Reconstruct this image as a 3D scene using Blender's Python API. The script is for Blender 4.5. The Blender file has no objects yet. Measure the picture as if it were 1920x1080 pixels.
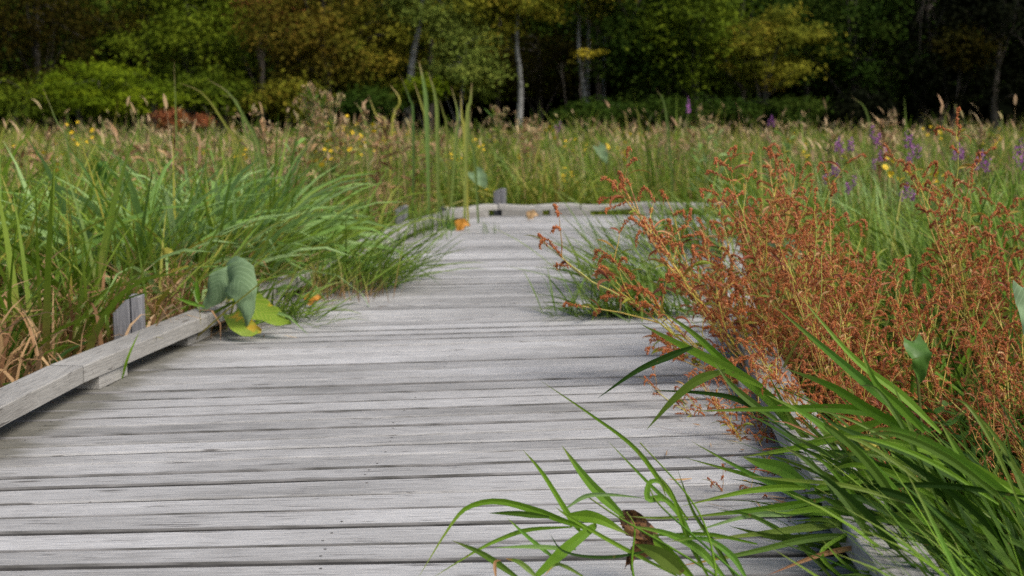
import bpy, math
import numpy as np
from mathutils import Vector

scene = bpy.context.scene
# ------------------------------------------------------------------ camera
FPX, HOR, CAMH = 2430.0, 215.0, 1.03
PITCH = math.atan((540 - HOR) / FPX)
cam_d = bpy.data.cameras.new("camera")
cam = bpy.data.objects.new("camera", cam_d)
scene.collection.objects.link(cam)
cam_d.sensor_width = 36.0
cam_d.lens = FPX / 1920 * 36
cam_d.clip_start = 0.05
cam_d.clip_end = 2000
cam_d.dof.use_dof = True
cam_d.dof.focus_distance = 3.5
cam_d.dof.aperture_fstop = 3.9
cam.location = (0, 0, CAMH)
cam.rotation_euler = (math.pi / 2 - PITCH, 0, 0)
scene.camera = cam

# ------------------------------------------------------------------ world, sun, exposure
SUN = Vector((0.50, -0.38, 0.80)).normalized()
world = bpy.data.worlds.new("World")
scene.world = world
world.use_nodes = True
wn = world.node_tree
bg = wn.nodes["Background"]
sky = wn.nodes.new("ShaderNodeTexSky")
sky.sky_type = 'NISHITA'
sky.sun_disc = False
sky.sun_elevation = math.asin(SUN.z)
sky.sun_rotation = math.atan2(SUN.x, SUN.y)
sky.air_density = 1.0
sky.dust_density = 4.0
sky.ozone_density = 1.0
wn.links.new(sky.outputs[0], bg.inputs[0])
bg.inputs[1].default_value = 0.075
sl = bpy.data.lights.new("sun", 'SUN')
sl.energy = 1.5
sl.angle = math.radians(32)
sl.color = (1.0, 0.955, 0.89)
so = bpy.data.objects.new("sun", sl)
so.rotation_euler = SUN.to_track_quat('Z', 'Y').to_euler()
so.location = (5, 0, 12)
scene.collection.objects.link(so)
vs = scene.view_settings
vs.view_transform = 'Standard'
vs.look = 'None'
vs.exposure = 1.06
vs.gamma = 1.0
vs.use_curve_mapping = False
scene.cycles.max_bounces = 6
scene.cycles.transparent_max_bounces = 4
scene.cycles.use_denoising = False

COL = scene.collection
GZ = -0.35          # marsh ground level; the deck top is z = 0


def P(u, v, d):
    """world point seen at photo pixel (u, v) at forward distance d"""
    x = (u - 960) / FPX
    y = (v - 540) / FPX
    dr = np.array([x, math.cos(PITCH) - y * math.sin(PITCH), -math.sin(PITCH) - y * math.cos(PITCH)])
    return dr * (d / dr[1]) + np.array([0, 0, CAMH])


def G(u, v, z=0.0):
    x = (u - 960) / FPX
    y = (v - 540) / FPX
    dr = np.array([x, math.cos(PITCH) - y * math.sin(PITCH), -math.sin(PITCH) - y * math.cos(PITCH)])
    return dr * ((z - CAMH) / dr[2]) + np.array([0, 0, CAMH])


# ------------------------------------------------------------------ mesh builder
class MB:
    def __init__(s):
        s.v, s.q, s.t, s.uq, s.ut, s.mq, s.mt, s.n = [], [], [], [], [], [], [], 0

    def add(s, v, quads=None, tris=None, uv=None, mat=0):
        v = np.asarray(v, float).reshape(-1, 3)
        if uv is None:
            uv = np.zeros((len(v), 2))
        uv = np.asarray(uv, float)
        if quads is not None and len(quads):
            q = np.asarray(quads, int).reshape(-1, 4)
            s.q.append(q + s.n); s.uq.append(uv[q.ravel()]); s.mq.append(np.full(len(q), mat))
        if tris is not None and len(tris):
            t = np.asarray(tris, int).reshape(-1, 3)
            s.t.append(t + s.n); s.ut.append(uv[t.ravel()]); s.mt.append(np.full(len(t), mat))
        s.v.append(v)
        s.n += len(v)

    def mesh(s, name, mats, smooth=False):
        me = bpy.data.meshes.new(name)
        V = np.concatenate(s.v)
        Q = np.concatenate(s.q) if s.q else np.zeros((0, 4), int)
        T = np.concatenate(s.t) if s.t else np.zeros((0, 3), int)
        nl = len(Q) * 4 + len(T) * 3
        me.vertices.add(len(V)); me.vertices.foreach_set("co", V.ravel())
        me.loops.add(nl)
        me.loops.foreach_set("vertex_index", np.concatenate([Q.ravel(), T.ravel()]).astype(np.int32))
        me.polygons.add(len(Q) + len(T))
        st = np.concatenate([np.arange(len(Q)) * 4, len(Q) * 4 + np.arange(len(T)) * 3]).astype(np.int32)
        me.polygons.foreach_set("loop_start", st)
        M = np.concatenate([np.concatenate(s.mq) if s.mq else np.zeros(0, int),
                            np.concatenate(s.mt) if s.mt else np.zeros(0, int)]).astype(np.int32)
        me.polygons.foreach_set("material_index", M)
        me.polygons.foreach_set("use_smooth", np.full(len(M), bool(smooth)))
        uvl = me.uv_layers.new(name="UVMap")
        U = np.concatenate(([x for x in s.uq] if s.uq else []) + ([x for x in s.ut] if s.ut else []))
        uvl.data.foreach_set("uv", U.ravel().astype(np.float32))
        for m in (mats if isinstance(mats, (list, tuple)) else [mats]):
            me.materials.append(m)
        me.update(calc_edges=True)
        me.validate()
        return me

    def build(s, name, mats, parent=None, smooth=False):
        o = bpy.data.objects.new(name, s.mesh(name, mats, smooth))
        COL.objects.link(o)
        if parent is not None:
            o.parent = parent
        return o


def tag(o, label=None, cat=None, group=None, kind=None):
    if label: o["label"] = label
    if cat: o["category"] = cat
    if group: o["group"] = group
    if kind: o["kind"] = kind
    return o


def empty(name, loc, label, cat, group=None, rz=0.0):
    o = bpy.data.objects.new(name, None)
    o.empty_display_size = 0.1
    o.location = loc
    o.rotation_euler = (0, 0, rz)
    COL.objects.link(o)
    return tag(o, label, cat, group)


def copy_tree(o, parent=None):
    kids = [c for c in COL.objects if c.parent == o] if parent is None else list(o.children)
    c = o.copy()
    COL.objects.link(c)
    c.parent = parent
    for ch in kids:
        copy_tree(ch, c)
    return c


def norm(a):
    return a / np.maximum(np.linalg.norm(a, axis=-1, keepdims=True), 1e-9)


def catmull(pts, n):
    pts = np.asarray(pts, float)
    p = np.vstack([2 * pts[0] - pts[1], pts, 2 * pts[-1] - pts[-2]])
    out = []
    m = len(pts) - 1
    for t in np.linspace(0, m, n):
        i = min(int(t), m - 1); f = t - i
        a, b, c, d = p[i], p[i + 1], p[i + 2], p[i + 3]
        out.append(0.5 * ((2 * b) + (-a + c) * f + (2 * a - 5 * b + 4 * c - d) * f * f + (-a + 3 * b - 3 * c + d) * f ** 3))
    return np.array(out)


def tube(mb, pts, rad, sides=6, u=0.5, mat=0, cap=True):
    pts = np.asarray(pts, float); K = len(pts)
    rad = np.broadcast_to(np.asarray(rad, float), (K,))
    T = norm(np.gradient(pts, axis=0))
    ref = np.array([0.0, 0, 1]) if abs(T[0][2]) < 0.9 else np.array([1.0, 0, 0])
    A = norm(np.cross(T, ref)); B = np.cross(T, A)
    a = np.arange(sides) * 2 * math.pi / sides
    V = pts[:, None] + rad[:, None, None] * (np.cos(a)[None, :, None] * A[:, None] + np.sin(a)[None, :, None] * B[:, None])
    L = np.concatenate([[0], np.cumsum(np.linalg.norm(np.diff(pts, axis=0), axis=1))])
    uv = np.stack([np.full((K, sides), u), np.repeat((L / max(L[-1], 1e-6))[:, None], sides, 1)], -1).reshape(-1, 2)
    i = np.arange(K - 1)[:, None] * sides; j = np.arange(sides)[None]; jn = (j + 1) % sides
    q = np.stack([i + j, i + jn, i + sides + jn, i + sides + j], -1).reshape(-1, 4)
    mb.add(V.reshape(-1, 3), q, uv=uv, mat=mat)


def blades(mb, root, az, L, w, th0, bend, K=5, u=None, tw=None, rng=None, mat=0, pw=1.5, fold=0.0, v0=0.0, wb=0.45):
    """N grass blades as curved tapering ribbons"""
    root = np.asarray(root, float); N = len(root)
    az, L, w, th0, bend = [np.broadcast_to(np.asarray(x, float), (N,)) for x in (az, L, w, th0, bend)]
    if u is None: u = rng.random(N)
    u = np.broadcast_to(u, (N,))
    if tw is None: tw = rng.normal(0, 0.5, N)
    t = np.linspace(0, 1, K + 1)
    th = th0[:, None] + bend[:, None] * (t[None] ** pw)
    d = np.stack([np.sin(th) * np.cos(az)[:, None], np.sin(th) * np.sin(az)[:, None], np.cos(th)], -1)
    step = 0.5 * (d[:, 1:] + d[:, :-1]) * (L / K)[:, None, None]
    C = root[:, None] + np.concatenate([np.zeros((N, 1, 3)), np.cumsum(step, 1)], 1)
    sd = np.stack([-np.sin(az), np.cos(az), np.zeros(N)], -1)[:, None]
    b = np.cross(d, np.broadcast_to(sd, d.shape))
    a = tw[:, None] * (0.3 + t[None])
    S = sd * np.cos(a)[..., None] + b * np.sin(a)[..., None]
    prof = np.minimum(1, wb + 1.8 * t) * np.clip(1 - t ** 2.6, 0.02, 1)
    hw = 0.5 * w[:, None] * prof[None]
    vv = v0 + (1 - v0) * t
    if fold:
        Nn = np.cross(S, d)
        Lf = C + S * hw[..., None]; Rt = C - S * hw[..., None]; M = C + Nn * (hw * fold)[..., None]
        V = np.stack([Lf, M, Rt], 2)
        c = 3
    else:
        V = np.stack([C + S * hw[..., None], C - S * hw[..., None]], 2)
        c = 2
    uv = np.stack([np.broadcast_to(u[:, None, None], V.shape[:3]), np.broadcast_to(vv[None, :, None], V.shape[:3])], -1)
    base = (np.arange(N) * (K + 1) * c)[:, None] + (np.arange(K) * c)[None]
    qs = []
    for k in range(c - 1):
        bb = base + k
        qs.append(np.stack([bb, bb + 1, bb + c + 1, bb + c], -1).reshape(-1, 4))
    mb.add(V.reshape(-1, 3), np.concatenate(qs), uv=uv.reshape(-1, 2), mat=mat)
    return C


def ribbon(mb, pts, width, roll=0.0, fold=0.25, u=0.5, mat=0, n=14, prof=None, roll1=0.0):
    """one modelled leaf along a 3-D path, folded along its midrib"""
    C = catmull(pts, n)
    T = norm(np.gradient(C, axis=0))
    view = norm(C - np.array([0, 0, CAMH]) if abs(C).max() > 1e-6 else np.array([[0, 1.0, 0]] * n))
    S = norm(np.cross(T, view)); Nn = np.cross(S, T)
    t = np.linspace(0, 1, n)
    a = (roll + roll1 * t)[:, None]
    S2 = S * np.cos(a) + Nn * np.sin(a); N2 = np.cross(S2, T)
    if prof is None:
        prof = np.minimum(1, 0.35 + 2.2 * t) * np.clip(1 - t ** 2.4, 0.02, 1)
    hw = (0.5 * width * prof)[:, None]
    V = np.stack([C + S2 * hw, C + N2 * hw * fold, C - S2 * hw], 1)
    uv = np.stack([np.full((n, 3), u), np.repeat(t[:, None], 3, 1)], -1)
    b = np.arange(n - 1)[:, None] * 3 + np.arange(2)[None]
    q = np.stack([b, b + 1, b + 4, b + 3], -1).reshape(-1, 4)
    mb.add(V.reshape(-1, 3), q, uv=uv.reshape(-1, 2), mat=mat)


# ------------------------------------------------------------------ materials
def nd(nt, typ, **kw):
    n = nt.nodes.new(typ)
    for k, v in kw.items():
        setattr(n, k, v)
    return n


def ramp(nt, stops, interp='LINEAR'):
    r = nd(nt, "ShaderNodeValToRGB")
    cr = r.color_ramp
    cr.interpolation = interp
    cr.elements.remove(cr.elements[1])
    cr.elements[0].position = stops[0][0]
    cr.elements[0].color = (*stops[0][1], 1)
    for (p, c) in stops[1:]:
        e = cr.elements.new(p)
        e.color = (*c, 1)
    return r


def leaf_mat(name, cols, dry=None, dry_at=(0.0, 0.0), trans=0.35, rough=0.5, tip=None, spots=None, spec=0.3):
    """colour chosen per blade (uv.x); dry colour rises from the base to dry_at; tips may be tinted"""
    m = bpy.data.materials.new(name); m.use_nodes = True
    nt = m.node_tree; nt.nodes.clear(); L = nt.links
    out = nd(nt, "ShaderNodeOutputMaterial")
    uv = nd(nt, "ShaderNodeUVMap"); sep = nd(nt, "ShaderNodeSeparateXYZ")
    L.new(uv.outputs[0], sep.inputs[0])
    n = len(cols)
    r = ramp(nt, [((i + 0.0) / max(n - 1, 1), c) for i, c in enumerate(cols)])
    L.new(sep.outputs[0], r.inputs[0])
    c = r.outputs[0]
    if dry is not None:
        mx = nd(nt, "ShaderNodeMix", data_type='RGBA')
        mr = nd(nt, "ShaderNodeMapRange")
        mr.inputs[1].default_value, mr.inputs[2].default_value = dry_at
        mr.inputs[3].default_value, mr.inputs[4].default_value = 1.0, 0.0
        L.new(sep.outputs[1], mr.inputs[0]); L.new(mr.outputs[0], mx.inputs[0])
        L.new(c, mx.inputs[6]); mx.inputs[7].default_value = (*dry, 1)
        c = mx.outputs[2]
    if tip is not None:
        mx = nd(nt, "ShaderNodeMix", data_type='RGBA')
        mr = nd(nt, "ShaderNodeMapRange")
        mr.inputs[1].default_value, mr.inputs[2].default_value = 0.72, 1.0
        L.new(sep.outputs[1], mr.inputs[0]); L.new(mr.outputs[0], mx.inputs[0])
        L.new(c, mx.inputs[6]); mx.inputs[7].default_value = (*tip, 1)
        c = mx.outputs[2]
    if spots is not None:
        tc = nd(nt, "ShaderNodeTexCoord"); no = nd(nt, "ShaderNodeTexNoise")
        no.inputs["Scale"].default_value = spots[1]; no.inputs["Detail"].default_value = 3
        L.new(tc.outputs["Object"], no.inputs["Vector"])
        rr = ramp(nt, [(spots[2], (0, 0, 0)), (spots[2] + 0.08, (1, 1, 1))])
        L.new(no.outputs[0], rr.inputs[0])
        mx = nd(nt, "ShaderNodeMix", data_type='RGBA')
        L.new(rr.outputs[0], mx.inputs[0]); L.new(c, mx.inputs[6]); mx.inputs[7].default_value = (*spots[0], 1)
        c = mx.outputs[2]
    p = nd(nt, "ShaderNodeBsdfPrincipled")
    p.inputs["Roughness"].default_value = rough
    p.inputs["Specular IOR Level"].default_value = spec
    L.new(c, p.inputs["Base Color"])
    tr = nd(nt, "ShaderNodeBsdfTranslucent"); L.new(c, tr.inputs[0])
    mix = nd(nt, "ShaderNodeMixShader"); mix.inputs[0].default_value = trans
    L.new(p.outputs[0], mix.inputs[1]); L.new(tr.outputs[0], mix.inputs[2])
    L.new(mix.outputs[0], out.inputs[0])
    return m


def wood_mat(name, lo, mid, hi, dirt_shade=True):
    m = bpy.data.materials.new(name); m.use_nodes = True
    nt = m.node_tree; nt.nodes.clear(); L = nt.links
    out = nd(nt, "ShaderNodeOutputMaterial")
    p = nd(nt, "ShaderNodeBsdfPrincipled"); L.new(p.outputs[0], out.inputs[0])
    uv = nd(nt, "ShaderNodeUVMap")

    def noise(sx, sy, det=4, rough=0.6, dist=0.0):
        mp = nd(nt, "ShaderNodeMapping"); mp.inputs["Scale"].default_value = (sx, sy, 1)
        L.new(uv.outputs[0], mp.inputs[0])
        no = nd(nt, "ShaderNodeTexNoise"); no.inputs["Scale"].default_value = 1
        no.inputs["Detail"].default_value = det; no.inputs["Roughness"].default_value = rough
        no.inputs["Distortion"].default_value = dist
        L.new(mp.outputs[0], no.inputs["Vector"])
        return no.outputs[0]
    broad = noise(0.8, 2.2, 3, 0.5, 0.3)
    grain = noise(5.5, 95, 6, 0.72, 0.2)
    fine = noise(9, 320, 3, 0.6)
    crack = noise(4.5, 75, 3, 0.6, 0.4)
    speck = noise(30, 170, 2, 0.6)
    r = ramp(nt, [(0.33, lo), (0.5, mid), (0.66, hi)])
    ma = nd(nt, "ShaderNodeMath", operation='MULTIPLY_ADD'); ma.inputs[1].default_value = 0.55
    L.new(broad, ma.inputs[0])
    mb_ = nd(nt, "ShaderNodeMath", operation='MULTIPLY'); mb_.inputs[1].default_value = 0.45
    L.new(grain, mb_.inputs[0]); L.new(mb_.outputs[0], ma.inputs[2])
    oi = nd(nt, "ShaderNodeObjectInfo")
    mo = nd(nt, "ShaderNodeMath", operation='MULTIPLY_ADD'); mo.inputs[1].default_value = 0.10; mo.inputs[2].default_value = -0.05
    L.new(oi.outputs["Random"], mo.inputs[0])
    ad = nd(nt, "ShaderNodeMath", operation='ADD'); L.new(ma.outputs[0], ad.inputs[0]); L.new(mo.outputs[0], ad.inputs[1])
    L.new(ad.outputs[0], r.inputs[0])
    c = r.outputs[0]

    def mixin(c, fac, col, a, b, amt=1.0):
        rr = ramp(nt, [(a, (0, 0, 0)), (b, (amt, amt, amt))]); L.new(fac, rr.inputs[0])
        mx = nd(nt, "ShaderNodeMix", data_type='RGBA')
        L.new(rr.outputs[0], mx.inputs[0]); L.new(c, mx.inputs[6]); mx.inputs[7].default_value = (*col, 1)
        return mx.outputs[2]
    c = mixin(c, fine, (lo[0] * 0.6, lo[1] * 0.58, lo[2] * 0.56), 0.52, 0.66, 0.6)
    c = mixin(c, crack, (0.05, 0.045, 0.04), 0.62, 0.67, 0.75)
    c = mixin(c, speck, (0.06, 0.05, 0.045), 0.69, 0.74, 0.85)
    # knots
    mp = nd(nt, "ShaderNodeMapping"); mp.inputs["Scale"].default_value = (2.2, 9, 1); L.new(uv.outputs[0], mp.inputs[0])
    vo = nd(nt, "ShaderNodeTexVoronoi"); vo.inputs["Scale"].default_value = 1; L.new(mp.outputs[0], vo.inputs["Vector"])
    rr = ramp(nt, [(0.05, (0.8, 0.8, 0.8)), (0.12, (0, 0, 0))]); L.new(vo.outputs["Distance"], rr.inputs[0])
    gt = nd(nt, "ShaderNodeMath", operation='GREATER_THAN'); gt.inputs[1].default_value = 0.62
    sc_ = nd(nt, "ShaderNodeSeparateColor"); L.new(vo.outputs["Color"], sc_.inputs[0]); L.new(sc_.outputs[0], gt.inputs[0])
    mu = nd(nt, "ShaderNodeMath", operation='MULTIPLY'); L.new(rr.outputs[0], mu.inputs[0]); L.new(gt.outputs[0], mu.inputs[1])
    mx = nd(nt, "ShaderNodeMix", data_type='RGBA'); L.new(mu.outputs[0], mx.inputs[0]); L.new(c, mx.inputs[6])
    mx.inputs[7].default_value = (lo[0] * 0.4, lo[1] * 0.36, lo[2] * 0.33, 1)
    c = mx.outputs[2]
    if dirt_shade:
        # algae and dirt stain, rail contact shade painted in, along left edge; ragged outline
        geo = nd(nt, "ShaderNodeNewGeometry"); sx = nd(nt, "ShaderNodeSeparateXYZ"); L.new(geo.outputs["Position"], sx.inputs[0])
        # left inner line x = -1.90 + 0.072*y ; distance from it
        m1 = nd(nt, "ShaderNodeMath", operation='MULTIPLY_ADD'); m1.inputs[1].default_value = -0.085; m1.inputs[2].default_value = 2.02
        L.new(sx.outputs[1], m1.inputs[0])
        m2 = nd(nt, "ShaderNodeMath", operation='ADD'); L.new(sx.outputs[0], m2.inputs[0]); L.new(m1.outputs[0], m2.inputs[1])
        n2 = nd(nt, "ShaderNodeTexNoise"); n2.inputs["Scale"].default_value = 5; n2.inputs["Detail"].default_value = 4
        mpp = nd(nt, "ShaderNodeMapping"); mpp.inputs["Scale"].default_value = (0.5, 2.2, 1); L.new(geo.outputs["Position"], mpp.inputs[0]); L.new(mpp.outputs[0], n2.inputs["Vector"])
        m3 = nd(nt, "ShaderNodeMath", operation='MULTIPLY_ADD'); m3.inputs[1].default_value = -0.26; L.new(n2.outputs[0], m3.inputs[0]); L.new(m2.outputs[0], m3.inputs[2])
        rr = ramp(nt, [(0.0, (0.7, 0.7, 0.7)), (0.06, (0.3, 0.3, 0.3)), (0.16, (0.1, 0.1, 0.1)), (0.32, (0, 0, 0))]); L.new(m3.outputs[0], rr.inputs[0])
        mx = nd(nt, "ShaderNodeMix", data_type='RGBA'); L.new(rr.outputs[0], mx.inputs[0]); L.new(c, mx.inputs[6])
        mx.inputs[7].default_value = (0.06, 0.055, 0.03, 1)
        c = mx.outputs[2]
    L.new(c, p.inputs["Base Color"])
    p.inputs["Roughness"].default_value = 0.82
    p.inputs["Specular IOR Level"].default_value = 0.25
    bu = nd(nt, "ShaderNodeBump"); bu.inputs["Strength"].default_value = 0.7; bu.inputs["Distance"].default_value = 0.004
    L.new(grain, bu.inputs["Height"]); L.new(bu.outputs[0], p.inputs["Normal"])
    return m


def noise_mat(name, stops, scale=3, rough=0.95, stretch=(1, 1, 1), bump=0.0, spec=0.1):
    m = bpy.data.materials.new(name); m.use_nodes = True
    nt = m.node_tree; L = nt.links; p = nt.nodes["Principled BSDF"]
    tc = nd(nt, "ShaderNodeTexCoord"); mp = nd(nt, "ShaderNodeMapping"); mp.inputs["Scale"].default_value = stretch
    no = nd(nt, "ShaderNodeTexNoise"); no.inputs["Scale"].default_value = scale; no.inputs["Detail"].default_value = 6
    L.new(tc.outputs["Object"], mp.inputs[0]); L.new(mp.outputs[0], no.inputs["Vector"])
    r = ramp(nt, stops); L.new(no.outputs[0], r.inputs[0]); L.new(r.outputs[0], p.inputs["Base Color"])
    p.inputs["Roughness"].default_value = rough; p.inputs["Specular IOR Level"].default_value = spec
    if bump:
        bu = nd(nt, "ShaderNodeBump"); bu.inputs["Strength"].default_value = bump; bu.inputs["Distance"].default_value = 0.02
        L.new(no.outputs[0], bu.inputs["Height"]); L.new(bu.outputs[0], p.inputs["Normal"])
    return m


M = {}
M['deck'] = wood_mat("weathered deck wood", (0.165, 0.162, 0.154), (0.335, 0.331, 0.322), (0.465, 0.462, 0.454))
M['rail'] = wood_mat("weathered rail wood", (0.17, 0.163, 0.148), (0.31, 0.30, 0.275), (0.42, 0.41, 0.38), dirt_shade=False)
M['post'] = wood_mat("grey post wood", (0.11, 0.11, 0.115), (0.20, 0.20, 0.21), (0.32, 0.32, 0.325), dirt_shade=False)
M['joist'] = noise_mat("dark joist wood", [(0.3, (0.05, 0.045, 0.04)), (0.7, (0.11, 0.10, 0.085))], 6)
M['gap_shade'] = noise_mat("board side gap shade", [(0.3, (0.05, 0.048, 0.045)), (0.7, (0.14, 0.135, 0.13))], 9)  # gap shade painted onto the board sides; nail heads share this dark
M['arris_shade'] = noise_mat("board arris seam shade", [(0.35, (0.07, 0.068, 0.062)), (0.65, (0.22, 0.215, 0.21))], 5, stretch=(1, 8, 1))  # shading of the rounded arrises at the seams, put into the colour
M['soil'] = noise_mat("marsh soil", [(0.3, (0.018, 0.016, 0.010)), (0.55, (0.05, 0.042, 0.022)), (0.75, (0.06, 0.065, 0.025))], 2.5, bump=0.5)

G1, G2, G3 = (0.045, 0.10, 0.012), (0.10, 0.19, 0.025), (0.17, 0.27, 0.045)
M['grass'] = leaf_mat("mixed marsh grass", [(0.048, 0.095, 0.010), (0.085, 0.162, 0.014), (0.142, 0.228, 0.025), (0.190, 0.247, 0.042), (0.314, 0.257, 0.070), (0.123, 0.199, 0.021)])
M['meadow'] = leaf_mat("far meadow grass", [(0.088, 0.158, 0.011), (0.141, 0.229, 0.018), (0.202, 0.273, 0.027), (0.264, 0.282, 0.041), (0.370, 0.290, 0.063), (0.211, 0.282, 0.036)])
M['seed'] = leaf_mat("dry seed head grass", [(0.304, 0.198, 0.093), (0.437, 0.324, 0.170), (0.399, 0.234, 0.128), (0.551, 0.414, 0.238), (0.342, 0.306, 0.102)], rough=0.8)
M['reed'] = leaf_mat("reed grass", [(0.080, 0.184, 0.010), (0.130, 0.252, 0.013), (0.180, 0.320, 0.024), (0.100, 0.233, 0.026)], trans=0.35, rough=0.55, spec=0.18, tip=(0.22, 0.27, 0.05), spots=((0.20, 0.14, 0.04), 38, 0.68))
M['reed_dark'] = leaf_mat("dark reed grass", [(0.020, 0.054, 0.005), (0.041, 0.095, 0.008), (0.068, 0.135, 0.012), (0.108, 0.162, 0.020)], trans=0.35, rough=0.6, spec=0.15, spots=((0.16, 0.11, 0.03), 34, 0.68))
M['silver'] = leaf_mat("pale canary grass", [(0.143, 0.259, 0.051), (0.235, 0.368, 0.119), (0.327, 0.457, 0.185), (0.174, 0.308, 0.058)], trans=0.35, rough=0.65, spec=0.12)
M['tall'] = leaf_mat("tall green grass with dry base", [(0.084, 0.153, 0.009), (0.148, 0.243, 0.018), (0.222, 0.315, 0.032), (0.185, 0.297, 0.046), (0.333, 0.306, 0.046)], dry=(0.32, 0.18, 0.08), dry_at=(0.12, 0.6))
M['dry'] = leaf_mat("dry tan grass", [(0.18, 0.09, 0.04), (0.36, 0.20, 0.09), (0.50, 0.33, 0.16), (0.27, 0.14, 0.06), (0.60, 0.44, 0.26)], rough=0.7, trans=0.25)
M['tuft'] = leaf_mat("deck side tuft grass", [(0.063, 0.121, 0.011), (0.114, 0.206, 0.019), (0.177, 0.266, 0.035), (0.127, 0.193, 0.015)], tip=(0.2, 0.22, 0.06))
M['tipdry'] = leaf_mat("reed leaf with orange tip", [(0.11, 0.20, 0.025), (0.14, 0.22, 0.03)], tip=(0.50, 0.22, 0.06))
M['browntip'] = leaf_mat("reed leaf turned brown", [(0.30, 0.17, 0.06), (0.36, 0.19, 0.08)], tip=(0.34, 0.14, 0.08))
M['cat'] = leaf_mat("tall reed leaf", [(0.13, 0.22, 0.05), (0.22, 0.28, 0.06), (0.34, 0.32, 0.05), (0.15, 0.25, 0.07)], tip=(0.42, 0.28, 0.14))
M['arum'] = leaf_mat("silvery arum leaf", [(0.110, 0.184, 0.086), (0.176, 0.259, 0.129)], trans=0.3, rough=0.65, spec=0.15, spots=((0.22, 0.33, 0.17), 9, 0.5))
M['arumy'] = leaf_mat("yellowing arum leaf", [(0.16, 0.27, 0.02), (0.22, 0.32, 0.03)], trans=0.3, spots=((0.55, 0.36, 0.03), 10, 0.6))
def add_veins(m, col):
    nt = m.node_tree; L = nt.links
    p = next(n for n in nt.nodes if n.type == 'BSDF_PRINCIPLED')
    src = p.inputs["Base Color"].links[0].from_socket
    uv = nd(nt, "ShaderNodeUVMap"); sp = nd(nt, "ShaderNodeSeparateXYZ"); L.new(uv.outputs[0], sp.inputs[0])
    a = nd(nt, "ShaderNodeMath", operation='MULTIPLY_ADD'); a.inputs[1].default_value = -1.6; L.new(sp.outputs[0], a.inputs[0]); L.new(sp.outputs[1], a.inputs[2])
    b = nd(nt, "ShaderNodeMath", operation='MULTIPLY'); b.inputs[1].default_value = 62; L.new(a.outputs[0], b.inputs[0])
    c = nd(nt, "ShaderNodeMath", operation='SINE'); L.new(b.outputs[0], c.inputs[0])
    r_ = ramp(nt, [(0.80, (0, 0, 0)), (1.0, (.7, .7, .7))]); L.new(c.outputs[0], r_.inputs[0])
    mx = nd(nt, "ShaderNodeMix", data_type='RGBA'); L.new(r_.outputs[0], mx.inputs[0]); L.new(src, mx.inputs[6]); mx.inputs[7].default_value = (*col, 1)
    L.new(mx.outputs[2], p.inputs["Base Color"])


add_veins(M['arum'], (0.28, 0.39, 0.22)); add_veins(M['arumy'], (0.42, 0.44, 0.08))
M['broad'] = leaf_mat("broad green leaf", [(0.05, 0.13, 0.02), (0.09, 0.19, 0.03)], trans=0.25, rough=0.4)
M['fern'] = leaf_mat("dark fern leaf", [(0.025, 0.075, 0.008), (0.045, 0.11, 0.012), (0.07, 0.13, 0.015)], trans=0.25)
M['stem'] = leaf_mat("smartweed stem", [(0.50, 0.46, 0.07), (0.58, 0.42, 0.09), (0.48, 0.26, 0.08), (0.44, 0.48, 0.10)], trans=0.0, rough=0.4, spots=((0.30, 0.07, 0.04), 25, 0.58))
M['rust'] = leaf_mat("rust smartweed leaf", [(0.10, 0.03, 0.015), (0.26, 0.07, 0.03), (0.40, 0.13, 0.05), (0.17, 0.05, 0.02), (0.50, 0.22, 0.08), (0.34, 0.10, 0.05), (0.58, 0.38, 0.17)], trans=0.2, rough=0.55)
M['weedleaf'] = leaf_mat("yellow green smartweed leaf", [(0.20, 0.27, 0.03), (0.32, 0.32, 0.04), (0.40, 0.22, 0.05)], trans=0.35, spots=((0.45, 0.12, 0.04), 40, 0.6))
M['spike'] = leaf_mat("pink red flower spike", [(0.300, 0.070, 0.016), (0.460, 0.140, 0.033), (0.520, 0.210, 0.065), (0.400, 0.100, 0.026), (0.560, 0.240, 0.124)], trans=0.1, rough=0.6)
M['yellow'] = leaf_mat("yellow petals", [(0.75, 0.45, 0.01), (0.85, 0.60, 0.02)], trans=0.3)
M['purple'] = leaf_mat("purple petals", [(0.288, 0.080, 0.294), (0.400, 0.144, 0.420), (0.352, 0.112, 0.315)], trans=0.3)
M['gstem'] = leaf_mat("green brown stem", [(0.10, 0.15, 0.03), (0.20, 0.18, 0.06)], trans=0.0)
M['orange'] = leaf_mat("fallen orange leaf", [(0.55, 0.22, 0.03), (0.62, 0.30, 0.04)], trans=0.3, spots=((0.35, 0.12, 0.02), 18, 0.55))
M['yleaf'] = leaf_mat("fallen yellow leaf", [(0.42, 0.33, 0.04), (0.40, 0.40, 0.08)], trans=0.3, spots=((0.15, 0.08, 0.02), 22, 0.62))
M['dead'] = leaf_mat("dead brown leaf", [(0.17, 0.08, 0.03), (0.26, 0.13, 0.05)], trans=0.05, rough=0.6, spots=((0.06, 0.03, 0.015), 70, 0.52))
M['birch'] = noise_mat("pale bark", [(0.35, (0.07, 0.067, 0.06)), (0.5, (0.24, 0.24, 0.225)), (0.7, (0.33, 0.33, 0.31))], 4, stretch=(1, 1, 3))
M['bark'] = noise_mat("dark bark", [(0.35, (0.05, 0.042, 0.033)), (0.7, (0.13, 0.115, 0.095))], 6, stretch=(2, 2, 0.6), bump=0.6)


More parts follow.
